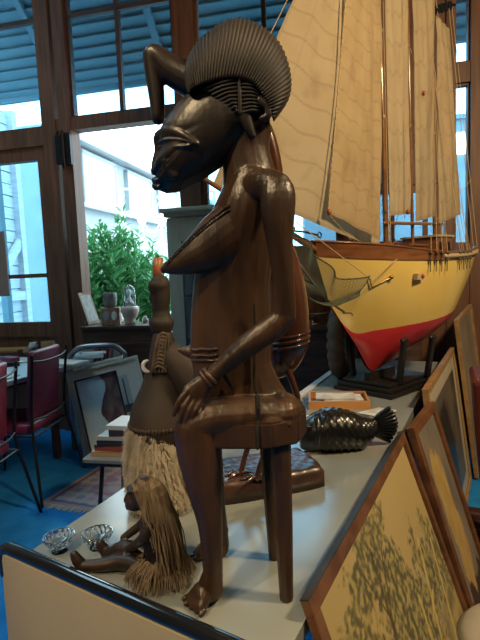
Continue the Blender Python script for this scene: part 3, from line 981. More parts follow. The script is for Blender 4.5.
rim = [top[i][0] for i in range(nxs)] + [top[nxs][j] for j in range(nys)] + [top[i][nys] for i in range(nxs, 0, -1)] + [top[0][j] for j in range(nys, 0, -1)]
low = [bm.verts.new((v.co.x, v.co.y, TZ)) for v in rim]
for i in range(len(rim)): bm.faces.new((rim[i], rim[(i + 1) % len(rim)], low[(i + 1) % len(rim)], low[i]))
bm.faces.new(low)
obj('carved_base', bm, M['red_wood_dark'], bird, smooth=True)
bm = bmesh.new()
tube(bm, [BS(250, 206, 0), BS(266, 226, 0), BS(279, 258, 0), BS(286, 292, 0), BS(288, 322, 0), BS(287, 344, 0), BS(281, 364, 0), BS(272, 376)],
     [(12 * bpx, .03), (15 * bpx, .045), (18 * bpx, .06), (20 * bpx, .068), (21 * bpx, .068), (21 * bpx, .06), (15 * bpx, .045), (5 * bpx, .012)], seg=24, ref=(0, 1, 0), k=4)
tube(bm, [BS(264, 232), BS(271, 205), BS(274, 178), BS(270, 148), BS(262, 126), BS(252, 116)],
     [(13 * bpx, .035), (10.5 * bpx, .026), (9.5 * bpx, .022), (8.5 * bpx, .02), (8.5 * bpx, .02), (7 * bpx, .018)], seg=16, ref=(0, 1, 0), k=4)
ball(bm, BS(248, 114), .03, .024, .022)
tube(bm, [BS(246, 112), BS(232, 106), BS(216, 102)], [.012, .008, .003], seg=10)
carve('body', bm, M['red_wood'], .004, bird, 3)
bm = bmesh.new()
for yy, rr in ((334, 21.6), (339, 21.8), (344, 21.4)):
    c = BS(287.3, yy)
    tube(bm, [V((c.x + rr * bpx * cos(a), c.y + .064 * sin(a), c.z + .007 * cos(a))) for a in [2 * pi * i / 40 for i in range(41)]], .004, seg=6, cap=False)
obj('carved_bands', bm, M['red_wood'], bird, smooth=True)
zt_ = TZ + .058
for rows, ft in (([BS(284, 362, -.03), BS(293, 384, -.035), BS(297, 404, -.03), BS(281, 430, -.03), BS(264, 455, -.03)], (257, 477, -.03)), ([BS(279, 366, .03), BS(270, 395, .03), BS(258, 425, .02), BS(247, 450, .01)], (240, 470, .0))):
    f_ = BS(*ft); f_.z = zt_
    bm = T(rows + [f_], [.010, .009, .0085, .0075, .007, .008][:len(rows) + 1], seg=10, k=3)
    for a in (-.7, 0, .7, 3.14):
        dv = V((cos(pi + a), sin(pi + a) * .9 - .1, 0))
        tube(bm, [f_ + Z * .006, f_ + dv * .022 + Z * .007, f_ + dv * .042 - Z * .001], [.006, .005, .003], seg=7)
    obj('leg', bm, M['red_wood'], bird, smooth=True)

# =================================================================== FUR-SKIRTED FIGURE
FY = 1.215
fpx = FY / FPX


def FS(x, y, dy=0): return at(x, y, FY + dy)


fg = thing('carved_figure', 'brown carved figure in a hide cape and shaggy cream fleece skirt, left of the statue', 'figure', tuple(FS(158, 500).xy) + (TZ,))
cf = FS(159, 460); cfx, cfy = cf.x, cf.y
zf1 = FS(158, 424).z
bm = bmesh.new()
prof_f = [(.072, TZ + .002), (.082, TZ + .03), (.085, TZ + .10), (.082, TZ + .16), (.072, zf1), (.05, zf1 + .01)]
pf2 = [(V((r_, z_, 0))) for r_, z_ in prof_f]; pf3 = []
for a_, b_ in zip(pf2, pf2[1:]):
    for k in range(8): pf3.append(tuple(a_.lerp(b_, k / 8).xy))
lathe(bm, pf3 + [prof_f[-1]], (cfx, cfy, 0), seg=96, ripple=lambda i, a: .05 * nz(cos(a) * 3, sin(a) * 3 + i * .16, 2.2, 3.0))
rnd = random.Random(3)
for k in range(26000):
    a = rnd.uniform(0, 2 * pi); h = rnd.uniform(TZ + .012, zf1 + .004)
    for (ra_, za), (rb_, zb2) in zip(prof_f, prof_f[1:]):
        if za <= h <= zb2 + 1e-6: r_ = ra_ + (rb_ - ra_) * (h - za) / (zb2 - za)
    clump = nz(cos(a) * 3, sin(a) * 3 + h * 9, 2.0, 2.0)
    nrm_ = V((cos(a), sin(a), 0)); tg = V((-sin(a), cos(a), 0))
    p = V((cfx, cfy, h)) + nrm_ * (r_ - .003)
    L = rnd.uniform(.010, .019) * (1 + .5 * clump)
    dv = (nrm_ * 1.0 + tg * (rnd.uniform(-.22, .22) + 1.3 * clump) + Z * (rnd.uniform(-.35, .1) + 1.2 * nz(cos(a) * 3 + 5, sin(a) * 3 + h * 9, 2.0, 6.0) - .25)).normalized()
    tip = p + dv * L - Z * L * .35; mid = p + dv * L * .6
    if tip.z < TZ + .001: tip.z = TZ + .001
    if mid.z < TZ + .001: mid.z = TZ + .001
    w_ = .0007
    v1_, v2_, v3_, v4_, v5_ = (bm.verts.new(p + tg * w_), bm.verts.new(p - tg * w_), bm.verts.new(mid + tg * w_), bm.verts.new(mid - tg * w_), bm.verts.new(tip))
    bm.faces.new((v1_, v2_, v4_, v3_)); bm.faces.new((v3_, v4_, v5_))
obj('fleece_skirt', bm, M['fur'], fg, recalc=False)
bm = bmesh.new()
tube(bm, [FS(162, 423), FS(163, 410), FS(165, 392), FS(165, 372), FS(164, 356), FS(163, 338)], [(33 * fpx, .088), (31.5 * fpx, .08), (26 * fpx, .065), (20 * fpx, .05), (15 * fpx, .04), (11 * fpx, .03)], seg=28, ref=(0, 1, 0), k=4)
obj('hide_cape', bm, M['leather'], fg, smooth=True)
bm = bmesh.new()
c = FS(162, 422)
for i in range(60):
    a = 2 * pi * i / 60
    ball(bm, V((c.x + 33 * fpx * cos(a), c.y + .088 * sin(a), c.z + .002)), .004, .004, .006, seg=6)
obj('cape_hem', bm, M['weave'], fg, smooth=True)
bm = bmesh.new()
E2 = lambda rows, k=3, seg=18: tube(bm, [FS(r[0], r[1], r[2]) for r in rows], [(r[3] * fpx, r[4]) for r in rows], seg=seg, ref=(0, 1, 0), k=k)
E2([(163, 345, 0, 8, .02), (162, 330, 0, 8.5, .021), (162, 325.5, 0, 9.5, .024)])
E2([(161.5, 325, 0, 12.5, .03), (161.5, 321, 0, 12.5, .03), (161.5, 316, 0, 9.5, .024), (161, 308, 0, 8, .02)], k=2)
E2([(161, 312, 0, 8.5, .021), (161, 300, 0, 9.2, .023), (160.5, 290, 0, 9.5, .024), (160, 284, 0, 10, .025)])
E2([(159, 287, 0, 11, .027), (159, 283, 0, 10.5, .026), (159, 279.5, 0, 6.5, .017)], k=2)
E2([(154, 292, 0, 2.6, .006), (151.5, 298, 0, 2.6, .006), (152.5, 302, 0, 2.2, .006)], seg=10)
ball(bm, FS(153, 306.5), .005, .008, .004, seg=10); ball(bm, FS(153.5, 310.5), .005, .007, .004, seg=10)
ball(bm, FS(157, 295, -.018), .004, .003, .004, seg=8); ball(bm, FS(157, 295, .018), .004, .003, .004, seg=8)
carve('head', bm, M['leather'], .0028, fg, 1)
bm = T([FS(157, 281), FS(157, 270), FS(158.5, 257.5)], [(4.2 * fpx, .010), (4.4 * fpx, .011), (5 * fpx, .012)], seg=12, round_=False)
obj('top_peg', bm, mat('reddish_peg', (0.28, 0.085, 0.035), 0.4, col2=(.36, .13, .06), nscale=20), fg, smooth=True)
# woven strap and ribbed sleeve
bm = bmesh.new()
for i in range(10):
    f = i / 9
    tube(bm, [FS(150 + 4 * f * 1.0 + 2, 371 - 34 * f + 3, -.05 + .012 * f), FS(158 + 5 * f, 366 - 33 * f, -.062 + .02 * f), FS(167 + 3 * f, 372 - 34 * f, -.052 + .014 * f)], [.0042] * 3, seg=7, k=3)
for i in range(5):
    f = i / 4
    tube(bm, [FS(152 + 14 * f, 372, -.058), FS(155 + 13 * f, 350, -.052), FS(159 + 10 * f, 336, -.042)], [.0035] * 3, seg=7, k=3)
obj('woven_strap', bm, M['weave'], fg, smooth=True)
bm = bmesh.new()
rows = [(163, 348, -.02, 9, .02), (172, 356, -.035, 13, .025), (183, 370, -.045, 15, .028), (192, 388, -.05, 14, .026), (196, 402, -.045, 10, .02)]
sm = smooth_path(rows, 9)
tube(bm, [FS(r[0], r[1], r[2]) for r in sm], [((r[3] + (.7 if i % 2 else -.3)) * fpx, r[4] + (.0015 if i % 2 else 0)) for i, r in enumerate(sm)], seg=18, ref=(0, 1, 0))
obj('ribbed_sleeve', bm, M['leather'], fg, smooth=True)
bm = bmesh.new()
c = FS(148.5, 366, -.035)
tube(bm, [c + V((.012 * cos(a), -.004, .014 * sin(a))) for a in (1.6, 2.2, 2.8, 3.4, 4.0, 4.7)], [.003, .005, .006, .006, .006, .004], seg=8, k=2)
obj('shell_ornament', bm, M['shell'], fg, smooth=True)

# =================================================================== DOLL WITH RAFFIA HAIR
dz = TZ
dl = thing('doll', 'small dark wooden doll with long raffia hair sitting on the pale table', 'doll', tuple(atz(158, 575, dz).xy) + (dz,))
bm = bmesh.new()
hip = atz(160, 572, dz + .022); DYh = hip.y
kn = atz(124, 564, dz + .018); ft = atz(80, 566, dz + .013)
hip2 = hip + V((-.006, .045, .0)); kn2 = atz(122, 552, dz + .03); ft2 = atz(106, 553, dz + .014)
chest = at(152, 527, DYh + .015); neck = at(148, 508, DYh + .01); hd = at(142, 496, DYh + .005)
dk = DYh / FPX
tube(bm, [hip + V((0, .02, .005)), hip.lerp(chest, .5) + V((0, .015, 0)), chest + V((0, .01, 0)), neck + V((0, .01, 0))], [(.030, .036), (.027, .034), (.028, .036), (.012, .013)], seg=14, ref=(0, 1, 0), k=4)
tube(bm, [neck, hd], [.012, .014], seg=10)
ball(bm, hd + V((.004, .006, .002)), .028, .026, .034)
ball(bm, hd + V((-.016, .006, -.014)), .017, .019, .018)        # muzzle
tube(bm, [hd + V((-.023, .006, .012)), hd + V((-.031, .006, -.004)), hd + V((-.033, .006, -.010))], [.004, .005, .006], seg=8)
ball(bm, hd + V((-.031, .006, -.019)), .005, .010, .0035); ball(bm, hd + V((-.030, .006, -.025)), .005, .009, .0035)
tube(bm, [hd + V((-.022, -.008, .013)), hd + V((-.026, .006, .016)), hd + V((-.022, .02, .013))], .004, seg=8, k=3)
tube(bm, [hip + V((0, -.004, 0)), kn + V((0, 0, .004)), kn.lerp(ft, .5), ft], [.021, .017, .014, .011], seg=12, k=4)
tube(bm, [ft + V((.006, 0, 0)), ft + V((-.004, .0, .012)), ft + V((-.012, .002, .026))], [(.012, .010), (.013, .009), (.009, .007)], seg=10, k=3)
tube(bm, [hip2, kn2 + V((.01, 0, .006)), kn2.lerp(ft2, .5), ft2], [.021, .018, .015, .012], seg=12, k=4)
tube(bm, [ft2 + V((.004, 0, 0)), ft2 + V((-.006, .0, .012)), ft2 + V((-.012, 0, .024))], [(.013, .010), (.013, .009), (.009, .007)], seg=10, k=3)
sh = at(153, 518, DYh - .012); el = at(143, 538, DYh - .02); hn = at(129, 549, kn2.y - .012)
tube(bm, [sh, el, hn], [.013, .0105, .008], seg=10, k=4)
for k in range(4):
    tube(bm, [hn, hn + V((-.008, (k - 1.5) * .004, -.001)), hn + V((-.016, (k - 1.5) * .006, -.007))], [.0042, .0035, .0028], seg=6)
tube(bm, [hn, hn + V((-.004, -.008, .001)), hn + V((-.009, -.012, -.003))], [.004, .0035, .0028], seg=6)
sh2 = sh + V((-.012, .075, 0)); hn2 = kn2 + V((.0, .02, .02))
tube(bm, [sh2, sh2.lerp(hn2, .5) + V((.01, .01, -.01)), hn2], [.013, .0105, .008], seg=10, k=4)
carve('body', bm, M['doll'], .0022, dl, 2)
rnd = random.Random(11)
bm = bmesh.new()
crown = hd + V((.006, .006, .030))
for k in range(430):
    ang = rnd.gauss(0, .85)
    ang = max(-2.0, min(2.0, ang))
    dirn = V((cos(ang), sin(ang), 0))        # the face looks to -x
    L = rnd.uniform(.55, 1.0) ** .7
    lead = max(0.0, dirn.x)
    p1 = crown + V((rnd.uniform(-.014, .006), rnd.uniform(-.014, .014), rnd.uniform(-.003, .004)))
    p2 = crown + V((dirn.x * .026 + .004, dirn.y * .028, -.014 + rnd.uniform(-.004, .006)))
    p3 = crown + V((dirn.x * .036 + .012, dirn.y * .036, -.048))
    end = crown + V((.026 + .038 * lead * L + rnd.uniform(-.012, .012), dirn.y * .044 + rnd.uniform(-.008, .008), -.06 - .125 * L))
    if dirn.x < .1: end = crown + V((.020 + rnd.uniform(-.006, .014), dirn.y * .040, -.05 - .07 * L))
    end.z = max(end.z, TZ + .006)
    p4 = p3.lerp(end, .55) + V((.005 * lead + rnd.uniform(-.004, .004), rnd.uniform(-.006, .006), 0))
    tube(bm, [V(q) for q in smooth_path([tuple(p1), tuple(p2), tuple(p3), tuple(p4), tuple(end)], 2)], .0009, seg=4, round_=False)
for k in range(170):
    sy = -1 if k % 3 else 1
    t_ = rnd.uniform(-.022, .010)
    q1 = crown + V((t_, sy * rnd.uniform(0, .012), .001 - abs(t_) * .25)); q2 = hd + V((t_ * .9 + .010, .006 + sy * .029, .020)); q3 = hd + V((max(t_, -.012) + .014, .006 + sy * .033, -.012))
    q4 = hd + V((.022 + rnd.uniform(-.006, .014), .006 + sy * .034, -.05)); q5 = hd + V((.028 + rnd.uniform(-.008, .016), .006 + sy * .036, -.06 - rnd.uniform(0, .04)))
    tube(bm, [V(q) for q in smooth_path([tuple(q1), tuple(q2), tuple(q3), tuple(q4), tuple(q5)], 2)], .0009, seg=4, round_=False)
obj('raffia_hair', bm, M['straw'], dl)
bm = bmesh.new()
wc = hip + V((.0, .018, .018))
for k in range(330):
    a = rnd.uniform(0, 2 * pi); dirn = V((cos(a), sin(a), 0))
    s_ = wc + dirn * .034 + Z * rnd.uniform(0, .012)
    L = rnd.uniform(.02, .036)
    e_ = s_ + dirn * L + V((rnd.uniform(-.012, .006), rnd.uniform(-.008, .008), 0)); e_.z = TZ + rnd.uniform(.002, .012)
    tube(bm, [s_, s_.lerp(e_, .5) + Z * .004 + dirn * .006, e_], .0009, seg=4, round_=False)
obj('raffia_skirt', bm, M['straw'], dl)


# cut glass dishes
def dish(loc, label, s=.86):
    t = thing('glass_dish', label, 'dish', loc, 'cut glass dishes on the table')
    bm = bmesh.new()
    pr0 = [(.012, 0), (.021, 0), (.020, .004), (.013, .008), (.019, .013), (.029, .020), (.036, .029), (.039, .038), (.040, .041), (.0375, .0415), (.034, .031), (.026, .0225), (.012, .0175), (.002, .0165)]
    prof = []
    for a_, b_ in zip(pr0, pr0[1:]):
        for k in range(3): prof.append((a_[0] + (b_[0] - a_[0]) * k / 3, a_[1] + (b_[1] - a_[1]) * k / 3))
    prof.append(pr0[-1])
    tri = lambda q: abs((q % 1.0) - .5) * 2
    cut = lambda i, a: (.085 * (tri(a * 16 / (2 * pi) + i * .125) + tri(a * 16 / (2 * pi) - i * .125) - 1)) if 10 <= i <= 23 else 0
    lathe(bm, [(r * s, z * s) for r, z in prof], (0, 0, 0), seg=96, ripple=cut)
    for v in bm.verts: v.co += V(loc)
    obj('bowl', bm, M['crystal'], t)
    return t


l1 = atz(98, 547, TZ); dish((l1.x, l1.y, TZ), 'footed cut glass dish beside the doll\'s raised foot')
l2 = atz(54, 554, TZ)
l2 = l2 + rnn * max(0,   .060 - (l2 - ra).dot(rnn)); dish((l2.x, l2.y, TZ), 'cut glass dish half hidden by the black table edge')

# =================================================================== BLACK CARVED FISH, TRAY, PAPERS
FYY = 1.56
kk = FYY / FPX
fish = thing('fish_carving', 'glossy black carved wooden fish with fan tail and scales', 'carving', tuple(at(350, 455, FYY).xy) + (TZ,))
KS = lambda x, y, dy=0: at(x - 5, y, FYY + dy)
fz = KS(345, 455).z - TZ
bm = bmesh.new()
spine = [(305, 437, 12, .03), (314, 434, 18, .05), (328, 433, 21, .062), (345, 433, 21, .062), (362, 433, 18, .05), (374, 430, 12, .035), (381, 427, 8, .02)]
sm = smooth_path(spine, 12)
rings = []
segn = 40
for i, r in enumerate(sm):
    c = KS(r[0], r[1]); c.z = max(c.z, TZ + r[2] * kk * 1.0)
    ring = []
    for j in range(segn):
        a = 2 * pi * j / segn
        sc = 0
        if 22 < i < 66: sc = .09 * abs(sin((i * .8 + j) * pi / 4)) * abs(sin((i * .8 - j) * pi / 4)) 
        ring.append(bm.verts.new(V((c.x, c.y, c.z)) + V((0, 1, 0)) * (r[3] * (1 + sc) * cos(a)) + Z * (r[2] * kk * (1 + sc) * sin(a))))
    rings.append(ring)
for r_0, r_1 in zip(rings, rings[1:]):
    for j in range(segn): bm.faces.new((r_0[j], r_0[(j + 1) % segn], r_1[(j + 1) % segn], r_1[j]))
bm.faces.new(rings[0]); bm.faces.new(rings[-1][::-1])
tube(bm, [KS(322, 419, -.04), KS(324, 432, -.062), KS(322, 446, -.05)], [(.010, .008)] * 3, seg=10, k=3)
ball(bm, KS(313, 427, -.045), .008)
for v in bm.verts: v.co.z = max(v.co.z, TZ)
obj('body', bm, M['black_carved'], fish, smooth=True)
bm = bmesh.new()
for k in range(10):
    f = k / 9
    tipx, tipy = 394 + 7 * sin(pi * f), 408 + 33 * f
    a = KS(374, 425 + 8 * f, -.0); e_ = KS(tipx, tipy, -.005 + .03 * f); mid = a.lerp(e_, .5) + Z * .004
    a.z = max(a.z, TZ + .012); e_.z = max(e_.z, TZ + .007)
    tube(bm, [a, mid, e_], [.006, .009, .0075], seg=8, k=3)
obj('tail_fin', bm, M['black_carved'], fish, smooth=True)

tr = atz(338, 404, TZ)
tray = thing('tray', 'orange wooden tray of papers between the black fish and ship', 'tray', (tr.x, tr.y, TZ), rz=radians(-8))
ta = V((cos(radians(-8)), sin(radians(-8)), 0)); tb = V((-ta.y, ta.x, 0))
bm = bmesh.new()
box(bm, tr + Z * .004, .25, .17, .008, ta, tb)
for s in (-1, 1):
    box(bm, tr + tb * (s * .085) + Z * .018, .26, .010, .036, ta, tb); box(bm, tr + ta * (s * .125) + Z * .018, .010, .16, .036, ta, tb)
obj('tray_box', bm, M['tray'], tray)
rnd = random.Random(5)
for k in range(5):
    a = rnd.uniform(-.25, .25); xa = (ta * cos(a) + tb * sin(a)); ya = V((-xa.y, xa.x, 0))
    ob = obj('printed_leaflet', B(tr + ta * rnd.uniform(-.025, .025) + tb * rnd.uniform(-.01, .01) + Z * (.013 + .006 * k), .17, .105, .004, xa, ya), M['paper'])
    tag(ob, 'printed leaflet lying in the orange wooden tray', 'leaflet', 'leaflets in the tray')
for (px_, py_, ang, lab) in ((375, 413, .5, 'loose papers lying between the tray and the fish tail'), (308, 419, .2, 'white paper lying beside the fish head')):
    p = atz(px_, py_, TZ)
    xa = V((cos(ang), sin(ang), 0)); ya = V((-xa.y, xa.x, 0))
    bm = bmesh.new()
    for k in range(3): box(bm, p + V((.01 * k, -.012 * k, 0)) + Z * (.0025 + .003 * k), .12, .08, .0022, (xa + ya * .2 * k).normalized(), (ya - xa * .2 * k).normalized())
    ob = obj('paper_sheets', bm, M['paper']); tag(ob, lab, 'paper')

# =================================================================== MODEL SHIP
AL = radians(40)
DS = V((cos(AL), sin(AL), 0)); NS_ = V((sin(AL), -cos(AL), 0))      # to stern / to the near side
bow = at(316, 256, 2.06)
ship = thing('model_ship', 'large model sailing ship with yellow and red hull and tan sails', 'model ship', (bow.x, bow.y, TZ))
BX = V((bow.x, bow.y, 0))


def hp(s, off, z): return BX + DS * s + NS_ * off + Z * z


LS = 1.16
# stations: s, half beam at sheer, z sheer, half beam at waterline, z waterline, z keel
zsh = bow.z - .012
zk = TZ + .115
stn = [(-.005, .006, zsh + .012, .003, zsh - .195, zsh - .20), (.05, .055, zsh + .006, .006, zsh - .29, zsh - .30), (.13, .11, zsh - .002, .022, zsh - .345, zsh - .40), (.25, .165, zsh - .010, .07, zsh - .338, zk), (.42, .21, zsh - .018, .13, zsh - .328, zk - .006),
       (.65, .235, zsh - .022, .175, zsh - .315, zk + .03), (.85, .232, zsh - .018, .175, zsh - .292, zk + .10), (1.0, .21, zsh - .008, .13, zsh - .255, zk + .20), (1.1, .18, zsh + .004, .07, zsh - .20, zsh - .24), (1.16, .15, zsh + .012, .05, zsh - .13, zsh - .145)]
sm = smooth_path(stn, 6)


def hull_strip(bm, fa, rows_n, side_pts):
    pass


top_bm = bmesh.new(); bot_bm = bmesh.new()
for sg in (-1, 1):
    gt, gb = [], []
    for (s, bs_, zs_, bw, zw, zk_) in sm:
        rt, rb_ = [], []
        for j in range(9):
            t = j / 8
            z_ = zs_ + (zw - zs_) * t
            b_ = bs_ + (bw - bs_) * (t ** 1.7)
            rake = .05 * 0
            sx = s + max(0, .0)
            # raked, slightly hollow stem: forward stations shift aft going down
            rk = (1 - min(1, s / .5)) * ((zsh - z_) ** 1.0) * .42
            rt.append(top_bm.verts.new(hp(s + rk, sg * b_, z_)))
        for j in range(9):
            t = j / 8
            z_ = zw + (zk_ - zw) * t
            b_ = bw * (1 - t ** 1.6) + .006 * t
            rk = (1 - min(1, s / .5)) * (zsh - z_) * .42
            rb_.append(bot_bm.verts.new(hp(s + rk, sg * b_, z_)))
        gt.append(rt); gb.append(rb_)
    for g, bmx in ((gt, top_bm), (gb, bot_bm)):
        for r_0, r_1 in zip(g, g[1:]):
            for j in range(8): bmx.faces.new((r_0[j], r_0[j + 1], r_1[j + 1], r_1[j]))
    # transom
    top_bm.faces.new(gt[-1] + [top_bm.verts.new(hp(LS, 0, sm[-1][4])), top_bm.verts.new(hp(LS, 0, sm[-1][2]))])
obj('topsides', top_bm, M['hull_y'], ship, smooth=True)
obj('underbody', bot_bm, M['hull_r'], ship, smooth=True)
# bulwark strip and cap rail (near and far), pale aft
bwk = bmesh.new(); cap = bmesh.new()
for sg in (-1, 1):
    pr = []
    for (s, bs_, zs_, bw, zw, zk_) in sm:
        hgt = .060 - .030 * sst(.1, .8, s)
        q = [hp(s, sg * (bs_ + .004), zs_ - .004), hp(s - .012 * (1 - min(1, s * 3)), sg * (bs_ + .008), zs_ + hgt), hp(s - .012 * (1 - min(1, s * 3)), sg * max(.001, bs_ - .008), zs_ + hgt), hp(s, sg * max(.001, bs_ - .008), zs_ - .004)]
        pr.append([bwk.verts.new(p) for p in q])
    for a, b_ in zip(pr, pr[1:]):
        for j in range(4): bwk.faces.new((a[j], a[(j + 1) % 4], b_[(j + 1) % 4], b_[j]))
    tube(cap, [hp(s - .012 * (1 - min(1, s * 3)), sg * bs_, zs_ + .062 - .030 * sst(.1, .8, s)) for (s, bs_, zs_, *_r) in sm], (.013, .006), seg=8, ref=(0, 0, 1)) if False else tube(cap, [hp(s - .012 * (1 - min(1, s * 3)), sg * bs_, zs_ + .062 - .030 * sst(.1, .8, s)) for (s, bs_, zs_, *_r) in sm], [(.013, .006)] * len(sm), seg=8, ref=(0, 0, 1))
obj('bulwark', bwk, M['ship_wood'], ship)
obj('cap_rail', cap, M['ship_wood'], ship, smooth=True)
pale = bmesh.new()
for sg in (-1, 1):
    sel = [r for r in sm if r[0] > .62]
    tube(pale, [hp(r[0], sg * (r[1] + .006), r[2] + .016) for r in sel], [(.012, .012)] * len(sel), seg=8, ref=(0, 0, 1))
obj('rubbing_strake', pale, M['ship_pale'], ship, smooth=True)
dk_ = bmesh.new()
lv = [(dk_.verts.new(hp(r[0], -r[1] + .004, r[2] - .002)), dk_.verts.new(hp(r[0], r[1] - .004, r[2] - .002))) for r in sm]
for a, b_ in zip(lv, lv[1:]): dk_.faces.new((a[0], a[1], b_[1], b_[0]))
obj('deck', dk_, M['deck'], ship)


def s_of(px, py):
    """distance along the centre plane seen at this pixel, and its height"""
    d = ray(px, py); t = (BX - V((0, 0, 0))).dot(NS_) / d.dot(NS_); p = d * t
    return (V((p.x, p.y, 0)) - BX).dot(DS), CAM_H + d.z * t


def cp(px, py, off=0.0):
    d = ray(px, py); t = (BX + NS_ * off).dot(NS_) / d.dot(NS_); return CC + d * t


# masts
zdk = zsh - .02
mast_bm_top = {}
MASTS = ((386.5, 252, 379, 0, .013), (413, 252, 407.5, 0, .009), (434.5, 245, 432, 0, .009))
mline = []
for (bx, by, tx, ty, r_) in MASTS:
    a = cp(bx, by); a.z = min(a.z, zdk); b_ = cp(tx, ty); d = (b_ - a).normalized(); tp = a + d * 1.95
    mline.append((a, tp))
    mo = obj('mast', T([a - d * .02, a.lerp(tp, .5), tp], [r_, r_ * .9, r_ * .55], seg=12), M['mast'], ship, smooth=True)
    for f in (.12, .35, .55): obj('mast_band', T([a.lerp(tp, f), a.lerp(tp, f + .008)], r_ * 1.12, seg=12, round_=False), M['brass'], mo)


def onmast(i, zz):
    a, b_ = mline[i]; return a.lerp(b_, (zz - a.z) / (b_.z - a.z))


# bowsprit and its ironwork
tipb = cp(200, 176); root = cp(327, 257)
bs = obj('bowsprit', T([root, root.lerp(tipb, .5), tipb], [.015, .013, .008], seg=12), M['mast'], ship, smooth=True)
bm = bmesh.new()
h0 = cp(293, 232, .03)
tube(bm, [h0 + (root - tipb) * -.02, cp(305, 232, .03), cp(317, 235, .03)], .004, seg=6)
cc = cp(319.5, 235, .03)
tube(bm, [cc + DS * (.011 * cos(a)) + Z * (.011 * sin(a)) for a in [2 * pi * i / 16 for i in range(17)]], .003, seg=6, cap=False)
obj('eye_bolt', bm, M['iron'], bs)


# sails: pigment sheets between corner points, with gentle belly, seams and reef points
def sail(name, c00, c10, c01, c11, belly, nx=36, ny=60, seams=7, seed=0.0, tone=1.0, off=0.0):
    """c00 tack, c10 clew, c01 head (luff), c11 head (leech)"""
    me_v = []

    def P(u, v):
        p = (c00 * (1 - u) + c10 * u) * (1 - v) + (c01 * (1 - u) + c11 * u) * v
        w_ = sin(pi * u) * sin(pi * min(1, v * .9 + .1)) * belly + .006 * nz(u * 4, v * 5, 1.0, seed) + .004 * sin(u * 17 + v * 3 + seed)
        return p + NS_ * (w_ + off)

    def colr(u, v):
        base = mixc((.58, .42, .225), (.66, .50, .29), .5 + .6 * nz(u * 3, v * 6, 1.3, seed + 3))
        g = (v * seams + .10 * sin(u * 23 + seed) + .22 * sin(u * 4.2) * .5) % 1.0
        if g < .09: base = mixc(base, (.34, .25, .14), .38)
        if abs((u * 3.02) % 1.0 - .5) < .012: base = mixc(base, (.42, .31, .18), .25)
        if v < .012 or u < .012 or u > .988: base = mixc(base, (.42, .31, .18), .5)
        st_ = nz(u * 9, v * 9, 1.0, seed + 9)
        base = mixc(base, (.42, .30, .16), max(0, st_ - .2) * .9)
        return tuple(c * tone * .82 for c in base)
    me = bpy.data.meshes.new(name)
    vs = [P(i / nx, j / ny) for j in range(ny + 1) for i in range(nx + 1)]
    fs = [(j * (nx + 1) + i, j * (nx + 1) + i + 1, (j + 1) * (nx + 1) + i + 1, (j + 1) * (nx + 1) + i) for j in range(ny) for i in range(nx)]
    me.from_pydata(vs, [], fs)
    ca = me.color_attributes.new('pigment', 'FLOAT_COLOR', 'POINT')
    ca.data.foreach_set('color', [c for j in range(ny + 1) for i in range(nx + 1) for c in (*colr(i / nx, j / ny), 1.0)])
    o = link(name, me, M['sail'], None, True)
    adopt(o, ship)
    return o


def ext(a, b, f): return a + (b - a) * f


# big jib: tack near the bowsprit end, foot along to the foremast
tack = cp(212, 184); clew = cp(381, 251)
luff_top = ext(cp(279, 35), cp(294, 0), 4.2); lm = onmast(0, 2.75) - DS * .014
sail('jib', tack, clew, luff_top, lm, .05, 90, 260, 12, 1.0)
# inner jib, in front of the big jib on the near side
sail('staysail', cp(327, 212, .05), cp(379, 240, .05), ext(cp(334, 160, .05), cp(346, 0, .05), 1.35), onmast(0, 2.6) - DS * .02 + NS_ * .03, .02, 40, 240, 13, 2.4, .97)
sail('foresail', cp(389, 216), cp(408, 214), ext(cp(386, 120), cp(383, 0), 2.1), ext(cp(407.5, 120), cp(406, 0), 2.1), .02, 24, 220, 12, 4.1, 1.0, .012)
sail('mainsail', cp(414, 222), cp(433, 216), ext(cp(412, 120), cp(410, 0), 2.1), ext(cp(433, 120), cp(432.5, 0), 2.1), .02, 24, 220, 11, 5.7, .98, .012)
sail('mizzen_sail', cp(436, 224), cp(459, 214), cp(434, 16), cp(447, 30), .03, 24, 180, 9, 6.6, 1.0, .012)

# boom, gaffs, lines
bm = T([cp(384, 223, .02), cp(442, 224, .02)], .008, seg=10)
obj('boom', bm, M['mast'], ship, smooth=True)
bm = T([cp(430, 12, .0), cp(454, 5, .0)], .009, seg=10)
for k in range(5):
    p = cp(434 + 4 * k, 10.5 - 1.2 * k, .0); tube(bm, [p - Z * .013, p + Z * .013], .012, seg=8)
obj('crosstree', bm, M['iron'], ship)
bm = bmesh.new()


def line(p, q, r_=.0016, sag=0.0):
    tube(bm, [p, p.lerp(q, .5) - Z * sag, q], r_, seg=5, round_=False)


# luff lacing rope of the staysail
line(cp(328, 211, .07), ext(cp(334, 160, .07), cp(346, 0, .07), 1.3), .003)
for k in range(34):
    f = k / 33; p = cp(328.5, 206, .072).lerp(cp(345.5, 2, .072), f)
    tube(bm, [p - DS * .005 - Z * .006, p + NS_ * .004, p + DS * .005 + Z * .006], .0018, seg=5)
line(cp(351, 240, .1), cp(328, 213, .07)); line(cp(372, 280, .22), cp(296, 222, .05), .0022, .0)
line(cp(372, 280, .22), cp(397, 259, .2), .002)
# shrouds to the chainplates on the near side
def near(s):
    for a, b_ in zip(sm, sm[1:]):
        if a[0] <= s <= b_[0]:
            f = (s - a[0]) / (b_[0] - a[0]); return a[1] + (b_[1] - a[1]) * f, a[2] + (b_[2] - a[2]) * f
    return sm[-1][1], sm[-1][2]
dead = []
for i, (s0, ht) in ((2, (.52, 2.4)), (2, (.78, 2.4))):
    for k in range(4):
        s = s0 + k * .045; b_, zz = near(s)
        p = hp(s, b_ + .014, zz + .03); dead.append((p, s)); line(p, onmast(i, ht), .0013)
        b2, z2 = near(s); line(hp(s, -(b2 + .014), z2 + .03), onmast(i, ht), .0013)
